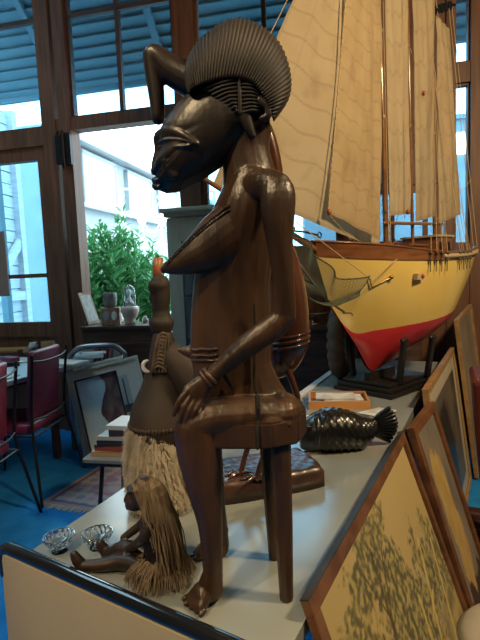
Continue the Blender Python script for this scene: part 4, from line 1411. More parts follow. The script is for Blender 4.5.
# stays and halyards
for p, q in ((cp(462, 250, .1), cp(424, 0)), (cp(468, 250, .1), cp(436, 0)), (cp(474, 252, .1), cp(449, 8)), (cp(478, 254, .1), cp(452, 8)), (cp(395, 0), cp(424, 92)), (cp(432, 0), cp(424, 92)), (tipb, ext(cp(279, 35), cp(294, 0), 4.2)),
             (cp(389, 250, .03), cp(383, 0, .03)), (cp(391, 250, .03), cp(385, 0, .03)), (cp(436, 220, .06), cp(471, 180, .06)), (cp(405, 219, .03), cp(403, 0, .03))):
    line(p, q, .0019)
obj('rigging', bm, M['rope'], ship, recalc=True)
for (p, s) in dead:
    bm = bmesh.new()
    tube(bm, [p + Z * .006, p - Z * .085 - NS_ * .004], .0025, seg=5)
    for dzz in (0, -.032): lathe(bm, [(.002, -.006), (.0085, -.005), (.0085, .005), (.002, .006)], p + Z * dzz, seg=10)
    obj('deadeye', bm, M['rope_dark'], ship, smooth=True)
M['block'] = mat('red_brown_block', (.3, .06, .03), .4)
for c_, r_ in ((cp(329, 212, .075), .010), (cp(424, 93, .03), .009), (cp(408, 212, .03), .010), (cp(384, 246, .04), .012)):
    obj('pulley_block', ball(bmesh.new(), c_, r_, r_, r_ * 1.35), M['block'], ship, smooth=True)
# deck houses, wheel, boat
for (s0, s1_, w_, h_, m_) in ((.30, .40, .10, .045, 'ship_wood'), (.60, .76, .16, .075, 'ship_wood'), (.84, 1.0, .2, .115, 'ship_wood')):
    zc = near((s0 + s1_) / 2)[1]
    b_ = B(hp((s0 + s1_) / 2, 0, zc + h_ / 2), s1_ - s0, w_, h_, DS, NS_, bevel=.003)
    dh = obj('deck_house', b_, M[m_], ship)
    obj('house_roof', B(hp((s0 + s1_) / 2, 0, zc + h_ + .005), s1_ - s0 + .02, w_ + .02, .010, DS, NS_), M['ship_pale'] if s0 > .6 else M['ship_wood'], dh)
    bmw = bmesh.new()
    n_ = max(1, int((s1_ - s0) / .07))
    for k in range(n_): box(bmw, hp(s0 + (k + .5) * (s1_ - s0) / n_, w_ / 2, zc + h_ * .55), .03, .006, h_ * .45, DS, NS_)
    obj('house_window', bmw, M['iron'], dh)
wc_ = hp(.56, .03, near(.56)[1] + .06)
bm = bmesh.new()
tube(bm, [wc_ + DS * (.035 * cos(a)) + Z * (.035 * sin(a)) for a in [2 * pi * i / 20 for i in range(21)]], .005, seg=6, cap=False)
for k in range(4):
    a = pi * k / 4; v_ = DS * (.046 * cos(a)) + Z * (.046 * sin(a)); tube(bm, [wc_ - v_, wc_ + v_], .003, seg=6)
tube(bm, [wc_, V((wc_.x, wc_.y, near(.56)[1] - .01))], .008, seg=8)
obj('steering_wheel', bm, M['ship_wood'], ship, smooth=True)
for s in (.50, .90):
    pass
# hull fittings: anchor and side lamp
bm = bmesh.new()
a0 = cp(372, 281, .235); a1 = cp(391, 280, .235); 
def on_side(px, py, extra=.01):
    best = None
    for s_i in range(5, 95):
        s = s_i * .012
        b_, zz = near(s)
        for t in range(0, 9):
            tt = t / 8
            for a, b2 in zip(sm, sm[1:]):
                if a[0] <= s <= b2[0]:
                    zw = a[4]; bw = a[3]
            z_ = zz + (zw - zz) * tt; bb = b_ + (bw - b_) * tt ** 1.7
            rk = (1 - min(1, s / .5)) * (zsh - z_) * .42
            p = hp(s + rk, bb + extra, z_); d = p - CC; wv = d.dot(FW)
            X_ = 240 + FPX * d.dot(RT) / wv; Y_ = 320 - FPX * d.dot(UP) / wv
            e = (X_ - px) ** 2 + (Y_ - py) ** 2
            if best is None or e < best[0]: best = (e, p)
    return best[1]
p0 = on_side(372, 283); p1 = on_side(391, 280)
tube(bm, [p0, p1], .003, seg=6)
tube(bm, [on_side(368, 277), on_side(372, 283), on_side(371, 290)], .0028, seg=6)
ball(bm, p1, .010, .010, .010)
obj('anchor', bm, M['brass'], ship, smooth=True)
p0 = on_side(419, 274, .012)
obj('side_lamp_board', B(p0, .055, .02, .028, DS, NS_), M['ship_pale'], ship)
bm = ball(bmesh.new(), p0 + NS_ * .012 + DS * .012, .009)
obj('side_lamp', bm, mat('red_lens', (.4, .02, .03), .2), ship, smooth=True)

# cradle for the ship
cb = hp(.33, 0, 0)
crad = thing('ship_cradle', 'black stepped cradle base holding the model ship on the table', 'stand', (cb.x, cb.y, TZ))
bm = bmesh.new()
sA, sB = .30, .72
for (g, z0, z1) in ((.0, .0008, .022), (.012, .022, .042), (.03, .042, .058)):
    box(bm, hp((sA + sB) / 2, 0, TZ + (z0 + z1) / 2), sB - sA - 2 * g,   .33 - 2 * g, z1 - z0, DS, NS_, bevel=.004)
obj('stepped_base', bm, M['cradle'], crad)
for s in (.42, .65):
    for sg in (-1, 1):
        bw = .085 if s < .6 else .1
        a = hp(s, sg * (bw + .045), TZ + .05); b_ = hp(s, sg * (bw + .075), TZ + .05 + (.21 if s < .6 else .2))
        bm = bmesh.new()
        box(bm, (a + b_) / 2, .03, .022, (b_ - a).length, DS, (b_ - a).normalized().cross(DS), (b_ - a).normalized(), bevel=.003)
        tube(bm, [b_ - DS * .015, b_ + DS * .015], .013, seg=10)
        obj('upright', bm, M['cradle'], crad)
kb = bmesh.new(); box(kb, hp(.46, 0, TZ + .078), .22, .03, .04, DS, NS_)
obj('keel_block', kb, M['cradle'], crad)

# net draped from the bowsprit
bm = bmesh.new()
nxn, nyn = 64, 60
A_ = [cp(288, 226, .04), cp(300, 236, .05), cp(318, 255, .12), cp(340, 278, .17), cp(371, 276, .235)]
Bq = [cp(284, 246, .03), cp(290, 268, .05), cp(306, 292, .10), cp(328, 306, .15), cp(352, 298, .20)]
at_ = smooth_path([tuple(p) for p in A_], 16); bt_ = smooth_path([tuple(p) for p in Bq], 16)
gridv = []
for i in range(nxn + 1):
    a = V(at_[i]); b_ = V(bt_[i]); row = []
    for j in range(nyn + 1):
        v = j / nyn
        p = a.lerp(b_, v) + NS_ * (.016 * sin(v * 9 + i * .22) * v + .02 * sin(i * .35) * (1 - v)) - Z * (.022 * sin(pi * v))
        row.append(bm.verts.new(p))
    gridv.append(row)
# diamond threads as slender strips
tb_ = bmesh.new()
for i in range(nxn):
    for j in range(nyn):
        if (i + j) % 2 == 0: p, q = gridv[i][j].co, gridv[i + 1][j + 1].co
        else: p, q = gridv[i + 1][j].co, gridv[i][j + 1].co
        tube(tb_, [p, q], .00085, seg=3, cap=False, round_=False)
for i in range(nxn): tube(tb_, [gridv[i][0].co, gridv[i + 1][0].co], .003, seg=5, cap=False)
for i in range(nxn): tube(tb_, [gridv[i][nyn].co, gridv[i + 1][nyn].co], .0018, seg=4, cap=False)
bm.free()
no = obj('fishing_net', tb_, M['net'])
tag(no, 'green fishing net hanging from the bow of model ship', 'net')
bm = bmesh.new()
pp = [V(q) for q in smooth_path([tuple(cp(288, 248, .06)), tuple(cp(305, 272, .10)), tuple(cp(325, 298, .12)), tuple(cp(345, 313, .10))], 14)]
for i in range(len(pp) - 1):
    a, b_ = pp[i], pp[i + 1]
    for s in (0, 1):
        ph = (i + s * .5) * 1.2
    tube(bm, [a, a.lerp(b_, .5) + Z * .002, b_], [.0035, .005, .0035], seg=6)
tube(bm, [cp(343, 313, .10), cp(351, 313, .10), cp(352.5, 315, .10)], .003, seg=6)
ch = obj('bow_rope', bm, M['rope_dark'], ship, smooth=True)

# ribbed tyre-like ring behind the cradle
ty = at(341, 346, 2.62)
bm = bmesh.new()
Rr, rr_ = .15, .05
axis = V((.92, -.38, 0)).normalized(); side = V((-axis.y, axis.x, 0))
n1, n2 = 72, 18
rings = []
for i in range(n1):
    a = 2 * pi * i / n1
    dr = side * cos(a) + Z * sin(a)
    ring = []
    for j in range(n2):
        b2 = 2 * pi * j / n2
        r_ = rr_ * (1 + (.2 if (i % 4 < 2 and cos(b2) > -.3) else 0))
        ring.append(bm.verts.new(V((ty.x, ty.y, TZ + Rr + rr_ * 1.23)) + dr * (Rr + r_ * cos(b2)) + axis * (r_ * .8 * sin(b2))))
    rings.append(ring)
for i in range(n1):
    for j in range(n2): bm.faces.new((rings[i][j], rings[i][(j + 1) % n2], rings[(i + 1) % n1][(j + 1) % n2], rings[(i + 1) % n1][j]))
o = obj('ribbed_tyre', bm, M['tyre'], None, smooth=True)
tag(o, 'dark ribbed tyre standing on edge beside the ship\'s bow', 'tyre')

# =================================================================== PICTURES LEANING ON THE TABLE'S RIGHT SIDE
def leaning(name, label, near_px, far_px, ztop, hgt, tilt, fw_, ft_, fm, fn, cm='painted', inner_m=None, group=None, cat='picture', edge_m=None, mat_w=0.0, nx=90, ny=70):
    """picture whose top edge runs between two photo pixels at height ztop; the face turns right"""
    z_a, z_b = ztop if isinstance(ztop, tuple) else (ztop, ztop)
    a = atz(*near_px, z_a); b = atz(*far_px, z_b)
    ed = (b - a); L = ed.length; ed.normalize(); rn = V((ed.y, -ed.x, 0)).normalized()
    face = rn * cos(tilt) + Z * sin(tilt); face = (face - ed * face.dot(ed)).normalized()
    dn = face.cross(ed).normalized()
    if dn.z > 0: dn = -dn
    if hgt is None: hgt = min(z_a, z_b) / -dn.z - ft_ * .35 - .006
    t = thing(name, label, cat, tuple((a + b) / 2 + dn * hgt), group)
    back = -face * ft_
    def slab(p, lx, ld, m_, th=ft_, off=0.0, nm='x', bev=.002):
        bm = B(p + ed * (lx / 2) + dn * (ld / 2) - face * (th / 2 - off), lx, ld, th, ed, dn, face, bevel=bev)
        return bm
    fb = slab(a, L, fw_, None); 
    box(fb, a + dn * (hgt - fw_ / 2) + ed * (L / 2) - face * (ft_ / 2), L, fw_, ft_, ed, dn, face, bevel=.002)
    for e0 in (0, L - fw_): box(fb, a + ed * (e0 + fw_ / 2) + dn * (hgt / 2) - face * (ft_ / 2), fw_, hgt - 2 * fw_, ft_, ed, dn, face, bevel=.002)
    fo = obj('frame', fb, M[fm], t)
    if edge_m:
        eb = B(a + ed * (L / 2) - dn * .001 - face * (ft_ / 2), L, .002, ft_ * .98, ed, dn, face)
        for k in range(9):
            pass
        obj('worn_edge', eb, M[edge_m], t)
    if inner_m:
        ib = bmesh.new(); g = .010
        for d0 in (fw_, hgt - fw_ - g): box(ib, a + ed * (L / 2) + dn * (d0 + g / 2) - face * .006, L - 2 * fw_, g, .006, ed, dn, face)
        for e0 in (fw_, L - fw_ - g): box(ib, a + ed * (e0 + g / 2) + dn * (hgt / 2) - face * .006, g, hgt - 2 * fw_ - 2 * g, .006, ed, dn, face)
        obj('gilt_slip', ib, M[inner_m], t)
    o0 = a + ed * fw_ + dn * (hgt - fw_) - face * .012
    canvas('painting', o0, ed * (L - 2 * fw_), -dn * (hgt - 2 * fw_), nx, ny, fn, M[cm], t)
    obj('backing', B(a + ed * (L / 2) + dn * (hgt / 2) - face * (.012 + .006), L - 2 * fw_ + .004, hgt - 2 * fw_ + .004, .006, ed, dn, face), M['timber_dark'], t)
    return t, a, b, dn, face, ed, L


def seg_d(u, v, p, q):
    px, py = q[0] - p[0], q[1] - p[1]; t = max(0, min(1, ((u - p[0]) * px + (v - p[1]) * py) / (px * px + py * py)))
    return sqrt((u - p[0] - t * px) ** 2 + (v - p[1] - t * py) ** 2)


def trees(u, v):
    v = v - .17
    sky = mixc((.40, .30, .125), (.43, .335, .15), v + .3 * nz(u * 3, v * 3))
    c = sky
    hill = .34 + .05 * nz(u * 4, 1, 1, 4)
    if v < hill + .22: c = mixc(c, (.33, .29, .20), .75 * sst(hill + .22, hill, v))
    if v < hill - .1: c = mixc((.40, .31, .12), (.17, .15, .09), .5 + nz(u * 12, v * 12))
    f = nz(u * 11, v * 11, 1, 1.5) + .5 * nz(u * 38, v * 38, 1, 2.5)
    for (cx, cy, rx, ry) in ((.36, .70, .17, .22), (.22, .60, .20, .22), (.48, .58, .09, .16), (.42, .40, .34, .26), (.14, .42, .22, .3), (.70, .34, .16, .18), (.88, .36, .12, .2)):
        d = ((u - cx) / rx) ** 2 + ((v - cy) / ry) ** 2 + 1.3 * f
        if d < 1.0:
            c = mixc(c, mixc((.10, .095, .05), (.36, .30, .11), (.36 + 1.7 * nz(u * 48, v * 40, 1, 7))), .9 * sst(1.0, .55, d))
    for p, q, w_ in (((.30, .1), (.36, .74), .008), ((.33, .5), (.44, .70), .005), ((.34, .55), (.27, .72), .004), ((.2, .1), (.16, .62), .009), ((.42, .66), (.47, .67), .004), ((.42, .62), (.40, .72), .004)):
        if seg_d(u, v, p, q) < w_: c = mixc(c, (.07, .05, .03), .8)
    for p, q in (((.62, .1), (.78, .52)), ((.56, .1), (.60, .42)), ((.82, .1), (.92, .44)), ((.66, .3), (.74, .34))):
        if seg_d(u, v, p, q) < .010: c = mixc(c, (.58, .45, .14), .7)
    return c


leaning('framed_painting', 'large brown framed landscape painting of trees leaning on the table side', (309, 601), (404, 431), .79, None, radians(19), .031, .018, 'frame_brown', trees, 'painted', None, None, 'painting', 'frame_black', nx=320, ny=240)


def golden(u, v):
    c = mixc((.13, .12, .11), (.20, .17, .13), .5 + nz(u * 3, v * 3))
    d = ((u - .45) / .25) ** 2 + ((v - .55) / .4) ** 2 + .8 * nz(u * 5, v * 5, 1, 3)
    if d < 1: c = mixc((.36, .23, .07), (.42, .30, .12), .5 + nz(u * 9, v * 9))
    if v < .2 + .1 * nz(u * 5, 2): c = (.05, .035, .025)
    return c


leaning('framed_painting', 'brown framed picture with golden shape, tucked behind the large landscape', (413.5, 427.6), (434, 401), .80, None, radians(17), .034, .028, 'frame_brown', golden, 'painted', None, None, 'painting')


def misty(u, v):
    e = min(u, 1 - u, v * 1.0, 1 - v)
    if e < .11: return (.52, .47, .36)
    c = mixc((.035, .03, .027), (.12, .105, .09), .5 + 1.0 * nz(u * 3, v * 3, 1, 5))
    if .3 < u < .6 and .16 < v < .24: c = (.5, .48, .42)  # pale bar paints in the whitish highlight on the glazed picture
    return c


leaning('framed_print', 'oak framed print with pale mount and gilt slip, third along the table', (428, 389), (454.5, 347), .845, None, radians(7), .022, .026, 'frame_oak', misty, 'glazed', 'gilt', None, 'picture')


def dusk(u, v):
    return mixc((.20, .17, .13), (.34, .29, .21), .5 + .9 * nz(u * 2, v * 3, 1, 8))


leaning('framed_print', 'light wood framed dim picture leaning beyond the ship\'s yellow hull', (458, 320), (472, 304), (1.02, 1.075), None, radians(6), .022, .026, 'frame_oak', dusk, 'glazed', None, None, 'picture')

# things at the lower right beside the pictures
sr = TL + NN * .88 - EE * .1
canvas_o = bpy.data.objects.new('striped_rug', None); COL.objects.link(canvas_o); canvas_o.location = sr
tag(canvas_o, 'dark red striped rug on the floor at the right, under the leaning pictures', 'rug')
canvas('rug_field', sr + Z * .003, NN * .95, EE * 2.2, 20, 160, lambda u, v: ((.10, .055, .045) if (v * 26) % 1 < .22 else (.035, .010, .010)), M['rug'], canvas_o)
lu = (-NN * sin(radians(5)) + Z * cos(radians(5))).normalized(); ln_ = (NN * cos(radians(5)) + Z * sin(radians(5))).normalized()
tp_ = TL + NN * .926 + EE * 1.52 + Z * .88; sc2 = tp_ + ln_ * .12 - lu * .432
bx_ = thing('suitcase', 'dark red case leaning behind the pictures at the right edge', 'case', (sc2.x, sc2.y, 0))
obj('shell', B(sc2, .22, .34, .86, ln_, EE, lu, bevel=.015), M['maroon'], bx_)
obj('rim', B(sc2, .03, .346, .868, ln_, EE, lu, bevel=.004), M['frame_black'], bx_)
obj('handle', T([sc2 + lu * .434 - EE * .06, sc2 + lu * .455 - EE * .04, sc2 + lu * .455 + EE * .04, sc2 + lu * .434 + EE * .06], .008, seg=8), M['frame_black'], bx_)
p = at(467, 650, 1.0) + V((.14, 0, 0))
bm = bmesh.new()
lens_(bm, [V((p.x + .15 * cos(a), p.y + .15 * sin(a), p.z)) for a in [2 * pi * i / 40 for i in range(40)]], p, .03, p=3, rings=8, ydir=Z)
sto = thing('leather_stool', 'grey leather topped stool at the bottom right corner', 'stool', (p.x, p.y, 0))
obj('cushion', bm, M['grey_leather'], sto, smooth=True)
obj('base', lathe(bmesh.new(), [(.06, .004), (.07, .02), (.05, p.z * .5), (.09, p.z - .025)], (p.x, p.y, 0), 20), M['maroon'], sto, smooth=True)

# =================================================================== LEFT PART OF THE SHOP
# work table with clutter
wc0 = atz(90, 360, TZ); wc0.z = 0
wt = thing('work_table', 'pale blue topped work table cluttered with small things by the left door', 'table', tuple(wc0 - NN * .5 - EE * .5))
c = wc0 - NN * .56 - EE * .62
obj('tabletop', B(c + Z * (TZ - .015), 1.12, 1.24, .03, NN, EE, bevel=.003), mat('pale_blue_top', (.46, .56, .58), .35, col2=(.40, .50, .54), nscale=6), wt)
for sx in (-1, 1):
    for sy in (-1, 1):
        q = c + NN * (-.1 + .38 * sx) + EE * (.5 * sy)
        obj('leg', B(q + Z * .36, .045, .045, .72, NN, EE), M['timber_dark'], wt)
obj('apron', B(c - NN * .1 + Z * .68, .8, 1.0, .08, NN, EE), M['timber_dark'], wt)


def small_pic(name, label, px0, px1, py, Yd, h, fn, fm='white_frame', cat='picture'):
    a = at(px0, py, Yd); a.z = TZ; b = at(px1, py, Yd + .03); b.z = TZ
    ed = (b - a); L = ed.length; ed.normalize(); bk = V((-ed.y, ed.x, 0)); upv = (Z * .96 + bk * .28).normalized(); nf = ed.cross(upv)
    t = thing(name, label, cat, tuple((a + b) / 2))
    obj('frame', B((a + b) / 2 + upv * (h / 2) - nf * .0 + Z * .004, L, h, .016, ed, upv, nf, bevel=.002), M[fm], t)
    canvas('image', a + ed * .014 + upv * .018 + nf * .009 * (1 if nf.y < 0 else -1), ed * (L - .028), upv * (h - .032), 12, 16, fn, M['glazed'], t)
    return t


small_pic('photo_frame', 'small pale framed picture propped on the cluttered work table', 41, 55, 351, 3.55, .155, lambda u, v: mixc((.6, .62, .55), (.45, .5, .46), nz(u * 4, v * 4) + .3), 'frame_oak')
rnd = random.Random(21)
CL = [(34, 349, .045, .06, 'white', 'white round pot beside the small picture on the work table', 'pot'), (28, 354, .04, .05, 'pinkish', 'beige little pot on the work table', 'pot'), (36, 343, .035, .07, 'white', 'pale blue tinted jar behind the white pot', 'jar')]
for (px_, py_, r_, h_, mm, lab, cat) in CL:
    q = atz(px_, py_, TZ)
    o = obj(cat, lathe(bmesh.new(), [(r_ * .6, 0), (r_ * .95, h_ * .25), (r_, h_ * .55), (r_ * .75, h_ * .85), (r_ * .8, h_), (r_ * .62, h_), (r_ * .6, h_ * .8)], (q.x, q.y, TZ), 20), M[mm], None, smooth=True)
    tag(o, lab, cat)
for (px_, py_, lx, ly, lz, ang, mm, lab, cat) in ((8, 351, .30, .2, .02, .3, 'tray', 'flat wooden board lying on the back of work table', 'board'), (10, 362, .16, .07, .04, -.2, 'burgundy', 'dark red box on the work table', 'box'), (5, 367, .2, .03, .03, .6, 'iron', 'dark tool lying on the work table', 'tool'),
                                                  (66, 365, .2, .13, .02, .1, 'white', 'white book lying at the right corner of the work table', 'book'), (28, 362, .13, .09, .012, .5, 'paper', 'sheet of paper on the work table beside the chair', 'paper'), (6, 378, .10, .14, .01, .2, 'paper', 'papers at the near left of the work table', 'paper')):
    q = atz(px_, py_, TZ); q.z = TZ + lz / 2 + .0005
    xa = (NN * cos(ang) + EE * sin(ang)); ya = V((-xa.y, xa.x, 0))
    o = obj(cat if cat != 'tool' else 'hand_tool', B(q, lx, ly, lz, xa, ya, bevel=min(.003, lz * .2)), M[mm]); tag(o, lab, cat)


# chairs
def chair(loc, rz, label):
    """faces local +y; built at the origin, then placed"""
    t = thing('side_chair', label, 'chair', (0, 0, 0), 'burgundy chairs at the work table')
    bm = B((0, -.02, .445), .40, .44, .07, bevel=.025); obj('seat', bm, M['burgundy'], t, smooth=True)
    by = -.225
    bm = bmesh.new(); up_ = V((0, -.10, 1)).normalized(); fw_ = V((1, 0, 0)).cross(up_)
    box(bm, V((0, by - .015, .715)), .36, .04, .43, V((1, 0, 0)), -fw_, up_, bevel=.016)
    obj('backrest', bm, M['burgundy'], t, smooth=True)
    for sx in (-1, 1):
        obj('leg', T([V((sx * .30, -.33, 0)), V((sx * .245, -.285, .3)), V((sx * .215, -.26, .52)), V((sx * .225, -.30, .91))], .0095, seg=8, k=3), M['iron'], t, smooth=True)
        obj('leg', T([V((sx * .25, .25, 0)), V((sx * .185, .17, .42))], .0095, seg=8), M['iron'], t, smooth=True)
    for zz, yy in ((.875, -.297), (.515, -.262)):
        obj('back_bar', T([V((-.218, yy, zz)), V((-.1, yy - .02, zz - .012)), V((.1, yy - .02, zz - .012)), V((.218, yy, zz))], .006, seg=8, k=4), M['iron'], t, smooth=True)
    fr = bmesh.new()
    for sx in (-1, 1): tube(fr, [V((sx * .222, -.268, .41)), V((sx * .185, .17, .41))], .008, seg=6)
    tube(fr, [V((-.185, .17, .41)), V((.185, .17, .41))], .008, seg=6); tube(fr, [V((-.222, -.268, .41)), V((.222, -.268, .41))], .008, seg=6)
    obj('seat_frame', fr, M['iron'], t)
    t.location = loc; t.rotation_euler = (0, 0, rz)
    return t


ch1 = chair((-1.53, 3.10, 0), radians(84), 'burgundy vinyl chair with thin black metal legs, second from the left edge')
dup(ch1, (-1.57, 2.44, 0), radians(86), 'burgundy vinyl chair cut off by the left edge of the view')

# low book table with a stack of books
lt = atz(104, 462, .45)
lw = thing('low_table', 'low pale table with black rim holding a stack of books', 'table', (lt.x, lt.y, 0))
la = V((.98, -.2, 0)).normalized(); lb = V((-la.y, la.x, 0))
lc = V((atz(82, 459, .45).x, atz(82, 459, .45).y, 0)) + la * .24 + lb * .16
bm = prism(bmesh.new(), [lc + la * (.24 * cx) + lb * (.17 * cy) for cx, cy in ((-.94, -1), (.94, -1), (1, -.94), (1, .94), (.94, 1), (-.94, 1), (-1, .94), (-1, -.94))], .435, .45)
obj('tabletop', bm, M['laminate'], lw)
bm = prism(bmesh.new(), [lc + la * (.243 * cx) + lb * (.173 * cy) for cx, cy in ((-.94, -1), (.94, -1), (1, -.94), (1, .94), (.94, 1), (-.94, 1), (-1, .94), (-1, -.94))], .42, .435)
obj('rim', bm, M['iron'], lw)
for sx in (-1, 1):
    for sy in (-1, 1):
        q = lc + la * (.15 * sx) + lb * (.12 * sy); q2 = lc + la * (.19 * sx) + lb * (.15 * sy)
        obj('leg', T([V((q2.x, q2.y, .009)), V((q.x, q.y, .42))], .011, seg=8, round_=False), M['iron'], lw)
obj('stretcher', T([lc - la * .18 - lb * .14 + Z * .1, lc + la * .18 - lb * .14 + Z * .1], .008, seg=6), M['iron'], lw)
zb2 = .45
bk = [(.29, .21, .022, 'white', (.55, .36, .2), .02, .03, 'pale cream covered book, bottom of the stack on low table'), (.27, .20, .030, 'x', (.34, .08, .04), -.06, .04, 'red brown book second from the bottom of the stack'), (.27, .19, .026, 'x', (.03, .03, .035), .05, .05, 'black book in the middle of the stack'),
      (.26, .19, .020, 'x', (.5, .5, .47), .0, .05, 'grey white book under the two topmost books'), (.22, .17, .032, 'x', (.05, .04, .04), .06, .09, 'dark spined book second from the top of the stack'), (.23, .18, .022, 'x', (.66, .68, .68), -.04, .085, 'white covered book on top of the stack')]
for k, (lx, ly, th, _, col, ang, sh_, lab) in enumerate(bk):
    xa = la * cos(ang) + lb * sin(ang); ya = V((-xa.y, xa.x, 0)); q = lc + la * (sh_ - .10) + lb * -.01
    t = thing('book', lab, 'book', (q.x, q.y, zb2), 'books stacked on the low table')
    cm_ = mat('book_cover', col, .4)
    bm = B(q + Z * (zb2 + .0015), lx, ly, .003, xa, ya); box(bm, q + Z * (zb2 + th - .0015), lx, ly, .003, xa, ya)
    box(bm, q + Z * (zb2 + th / 2) - ya * (ly / 2 - .0015), lx, .003, th, xa, ya)
    obj('cover', bm, cm_, t)
    obj('pages', B(q + Z * (zb2 + th / 2), lx - .008, ly - .010, th - .006, xa, ya), M['page'], t)
    zb2 += th + .0005

# rug
ra0 = atz(42, 503, .0); ra1 = atz(98, 512, .0); rc = atz(90, 465, 0)
rx_ = (ra1 - ra0).normalized(); ry_ = V((-rx_.y, rx_.x, 0))
rw, rh = 1.3, .95


def rugc(u, v):
    e = min(u * rw, (1 - u) * rw, v * rh, (1 - v) * rh)
    cream, rose, navy = (.50, .44, .42), (.42, .20, .22), (.13, .14, .26)
    if e < .03: return mixc(rose, cream, .3)
    if e < .05: return navy
    if e < .19:
        k_ = sin(u * rw * 40) * sin(v * rh * 40)
        return mixc(cream, rose if k_ > .3 else navy, .6 if abs(k_) > .35 else .12)
    if e < .215: return rose
    k_ = sin(u * rw * 28 + 2 * sin(v * rh * 28)) * sin(v * rh * 28)
    return mixc((.46, .28, .29), navy if k_ > .4 else cream, .55 if abs(k_) > .3 else .1)


rugt = thing('rug', 'faded pink patterned rug with pale fringe on the blue carpet', 'rug', tuple(ra0.xy) + (0,))
o0 = V((ra0.x, ra0.y, .007))
canvas('rug_field', o0, rx_ * rw, ry_ * rh, 170, 120, rugc, M['rug'], rugt)
bm = bmesh.new()
for k in range(150):
    q = o0 + rx_ * (rw * (k + .5) / 150)
    e_ = q - ry_ * rnd.uniform(.035, .055) + rx_ * rnd.uniform(-.01, .01); e_.z = .003
    tube(bm, [q, e_], .003, seg=4, round_=False)
tag(obj('fringe', bm, M['fringe'], rugt), kind='stuff')

# pictures leaning in front of the dresser
def boat(u, v):
    e = min(u, 1 - u, v, 1 - v)
    if e < .17: return (.80, .80, .74)
    c = mixc((.42, .56, .64), (.58, .66, .68), v)
    if .62 < u < .86 and abs(v - .42) < .05: c = (.10, .12, .14)
    if abs(u - .75) < .008 and .42 < v < .8: c = (.08, .08, .1)
    return c


def portrait(u, v):
    c = mixc((.48, .70, .76), (.60, .78, .82), .5 + nz(u * 2, v * 2))
    edge = .58 + .10 * sin(v * 9) + .06 * nz(v * 5, 1, 1, 2)
    if u > edge: c = mixc((.09, .05, .06), (.24, .15, .14), .5 + 1.3 * nz(u * 5, v * 5, 1, 3))
    return c


fr1 = leaning('framed_print', 'cream framed print with boat drawing and wide mount, leaning by the chairs', (65, 373), (137, 355), (.665, .765), .645, radians(12), .022, .02, 'white_frame', boat, 'glazed')
fr2 = leaning('framed_photo', 'blue and brown portrait photo leaning in front of the cream framed print', (73.5, 381), (116, 370), (.635, .69), .60, radians(14), .012, .014, 'frame_black', portrait, 'glazed')

# rounded grey mirror behind the prints
mcen = at(98, 366, 3.86)
mt = thing('mirror', 'rounded corner mirror in grey tube frame behind the leaning prints', 'mirror', (mcen.x, mcen.y + .1, 0))
ma = at(68, 362, 3.74); mb = at(124, 356, 3.76)
ed = V((mb.x - ma.x, mb.y - ma.y, 0)); Lm = ed.length; ed.normalize(); bk_ = V((-ed.y, ed.x, 0))
pts = []
Hm = at(95, 347, 3.74).z
b0 = V((ma.x, ma.y, 0))
pl = [(0, .02), (0, Hm - .14), (.02, Hm - .06), (.07, Hm - .015), (.14, Hm), (Lm - .14, Hm), (Lm - .07, Hm - .015), (Lm - .02, Hm - .06), (Lm, Hm - .14), (Lm, .02)]
P3 = [b0 + ed * x + Z * z + bk_ * (z * .06) for x, z in pl]
obj('tube_frame', T(P3, .022, seg=10, k=3), M['chrome'], mt, smooth=True)
bm = bmesh.new()
vs = [bm.verts.new(p_) for p_ in P3]; f = bm.faces.new(vs)
r_ = bmesh.ops.extrude_face_region(bm, geom=[f])
for v in [g for g in r_['geom'] if isinstance(g, bmesh.types.BMVert)]: v.co += bk_ * .012
obj('mirror_plate', bm, M['mirror'], mt)

# dresser in front of the doorway with ornaments
dz_ = 0.0
DYY = 4.0
dtop = at(108, 326, DYY).z
dl0 = at(80, 330, DYY); dl1 = at(161, 330, DYY - .1)
da = V((dl1.x - dl0.x, dl1.y - dl0.y, 0)); Ld = da.length; da.normalize(); dbk = V((-da.y, da.x, 0))
dc = V((dl0.x, dl0.y, 0)) + da * (Ld / 2) + dbk * .17
dr = thing('dresser', 'dark brown low cupboard in the doorway carrying ornaments', 'cupboard', tuple(dc))
obj('carcass', B(dc + Z * (dtop / 2 - .015), Ld - .02, .30, dtop - .03, da, dbk), M['timber_dark'], dr)
obj('top_board', B(dc + Z * (dtop - .013), Ld, .34, .026, da, dbk, bevel=.004), M['timber_dark'], dr)
for s in (-1, 1):
    dd_ = obj('door', B(dc + da * (s * Ld * .235) - dbk * .156 + Z * (dtop * .46), Ld * .43, .014, dtop * .78, da, dbk, bevel=.003), M['timber_dark'], dr)
    obj('knob', ball(bmesh.new(), dc + da * (s * .03) - dbk * .172 + Z * (dtop * .5), .012), M['brass'], dd_, smooth=True)


def dpos(px, back=.0): 
    q = at(px, 326, DYY); d = ray(px, 326)
    # point on the dresser top at the line of ornaments
    pl_ = dc + dbk * back; t = (pl_ - V((0, 0, 0))).dot(dbk) / d.dot(dbk); p_ = d * t
    return V((p_.x, p_.y, dtop))


def lean_small(name, label, px0, w_, h_, fm, fn, cat='picture', yaw=0.9):
    a = dpos(px0, -.06); ed = (da * cos(yaw) + dbk * sin(yaw)); nf = V((ed.y, -ed.x, 0)); upv = (Z * .96 - nf * .28).normalized(); face = ed.cross(upv)
    t = thing(name, label, cat, tuple(a + ed * w_ / 2))
    obj('frame', B(a + ed * (w_ / 2) + upv * (h_ / 2) + Z * .003, w_, h_, .018, ed, upv, face, bevel=.002), M[fm], t)
    canvas('image', a + ed * .025 + upv * .03 + face * .0105, ed * (w_ - .05), upv * (h_ - .055), 10, 14, fn, M['glazed'], t)


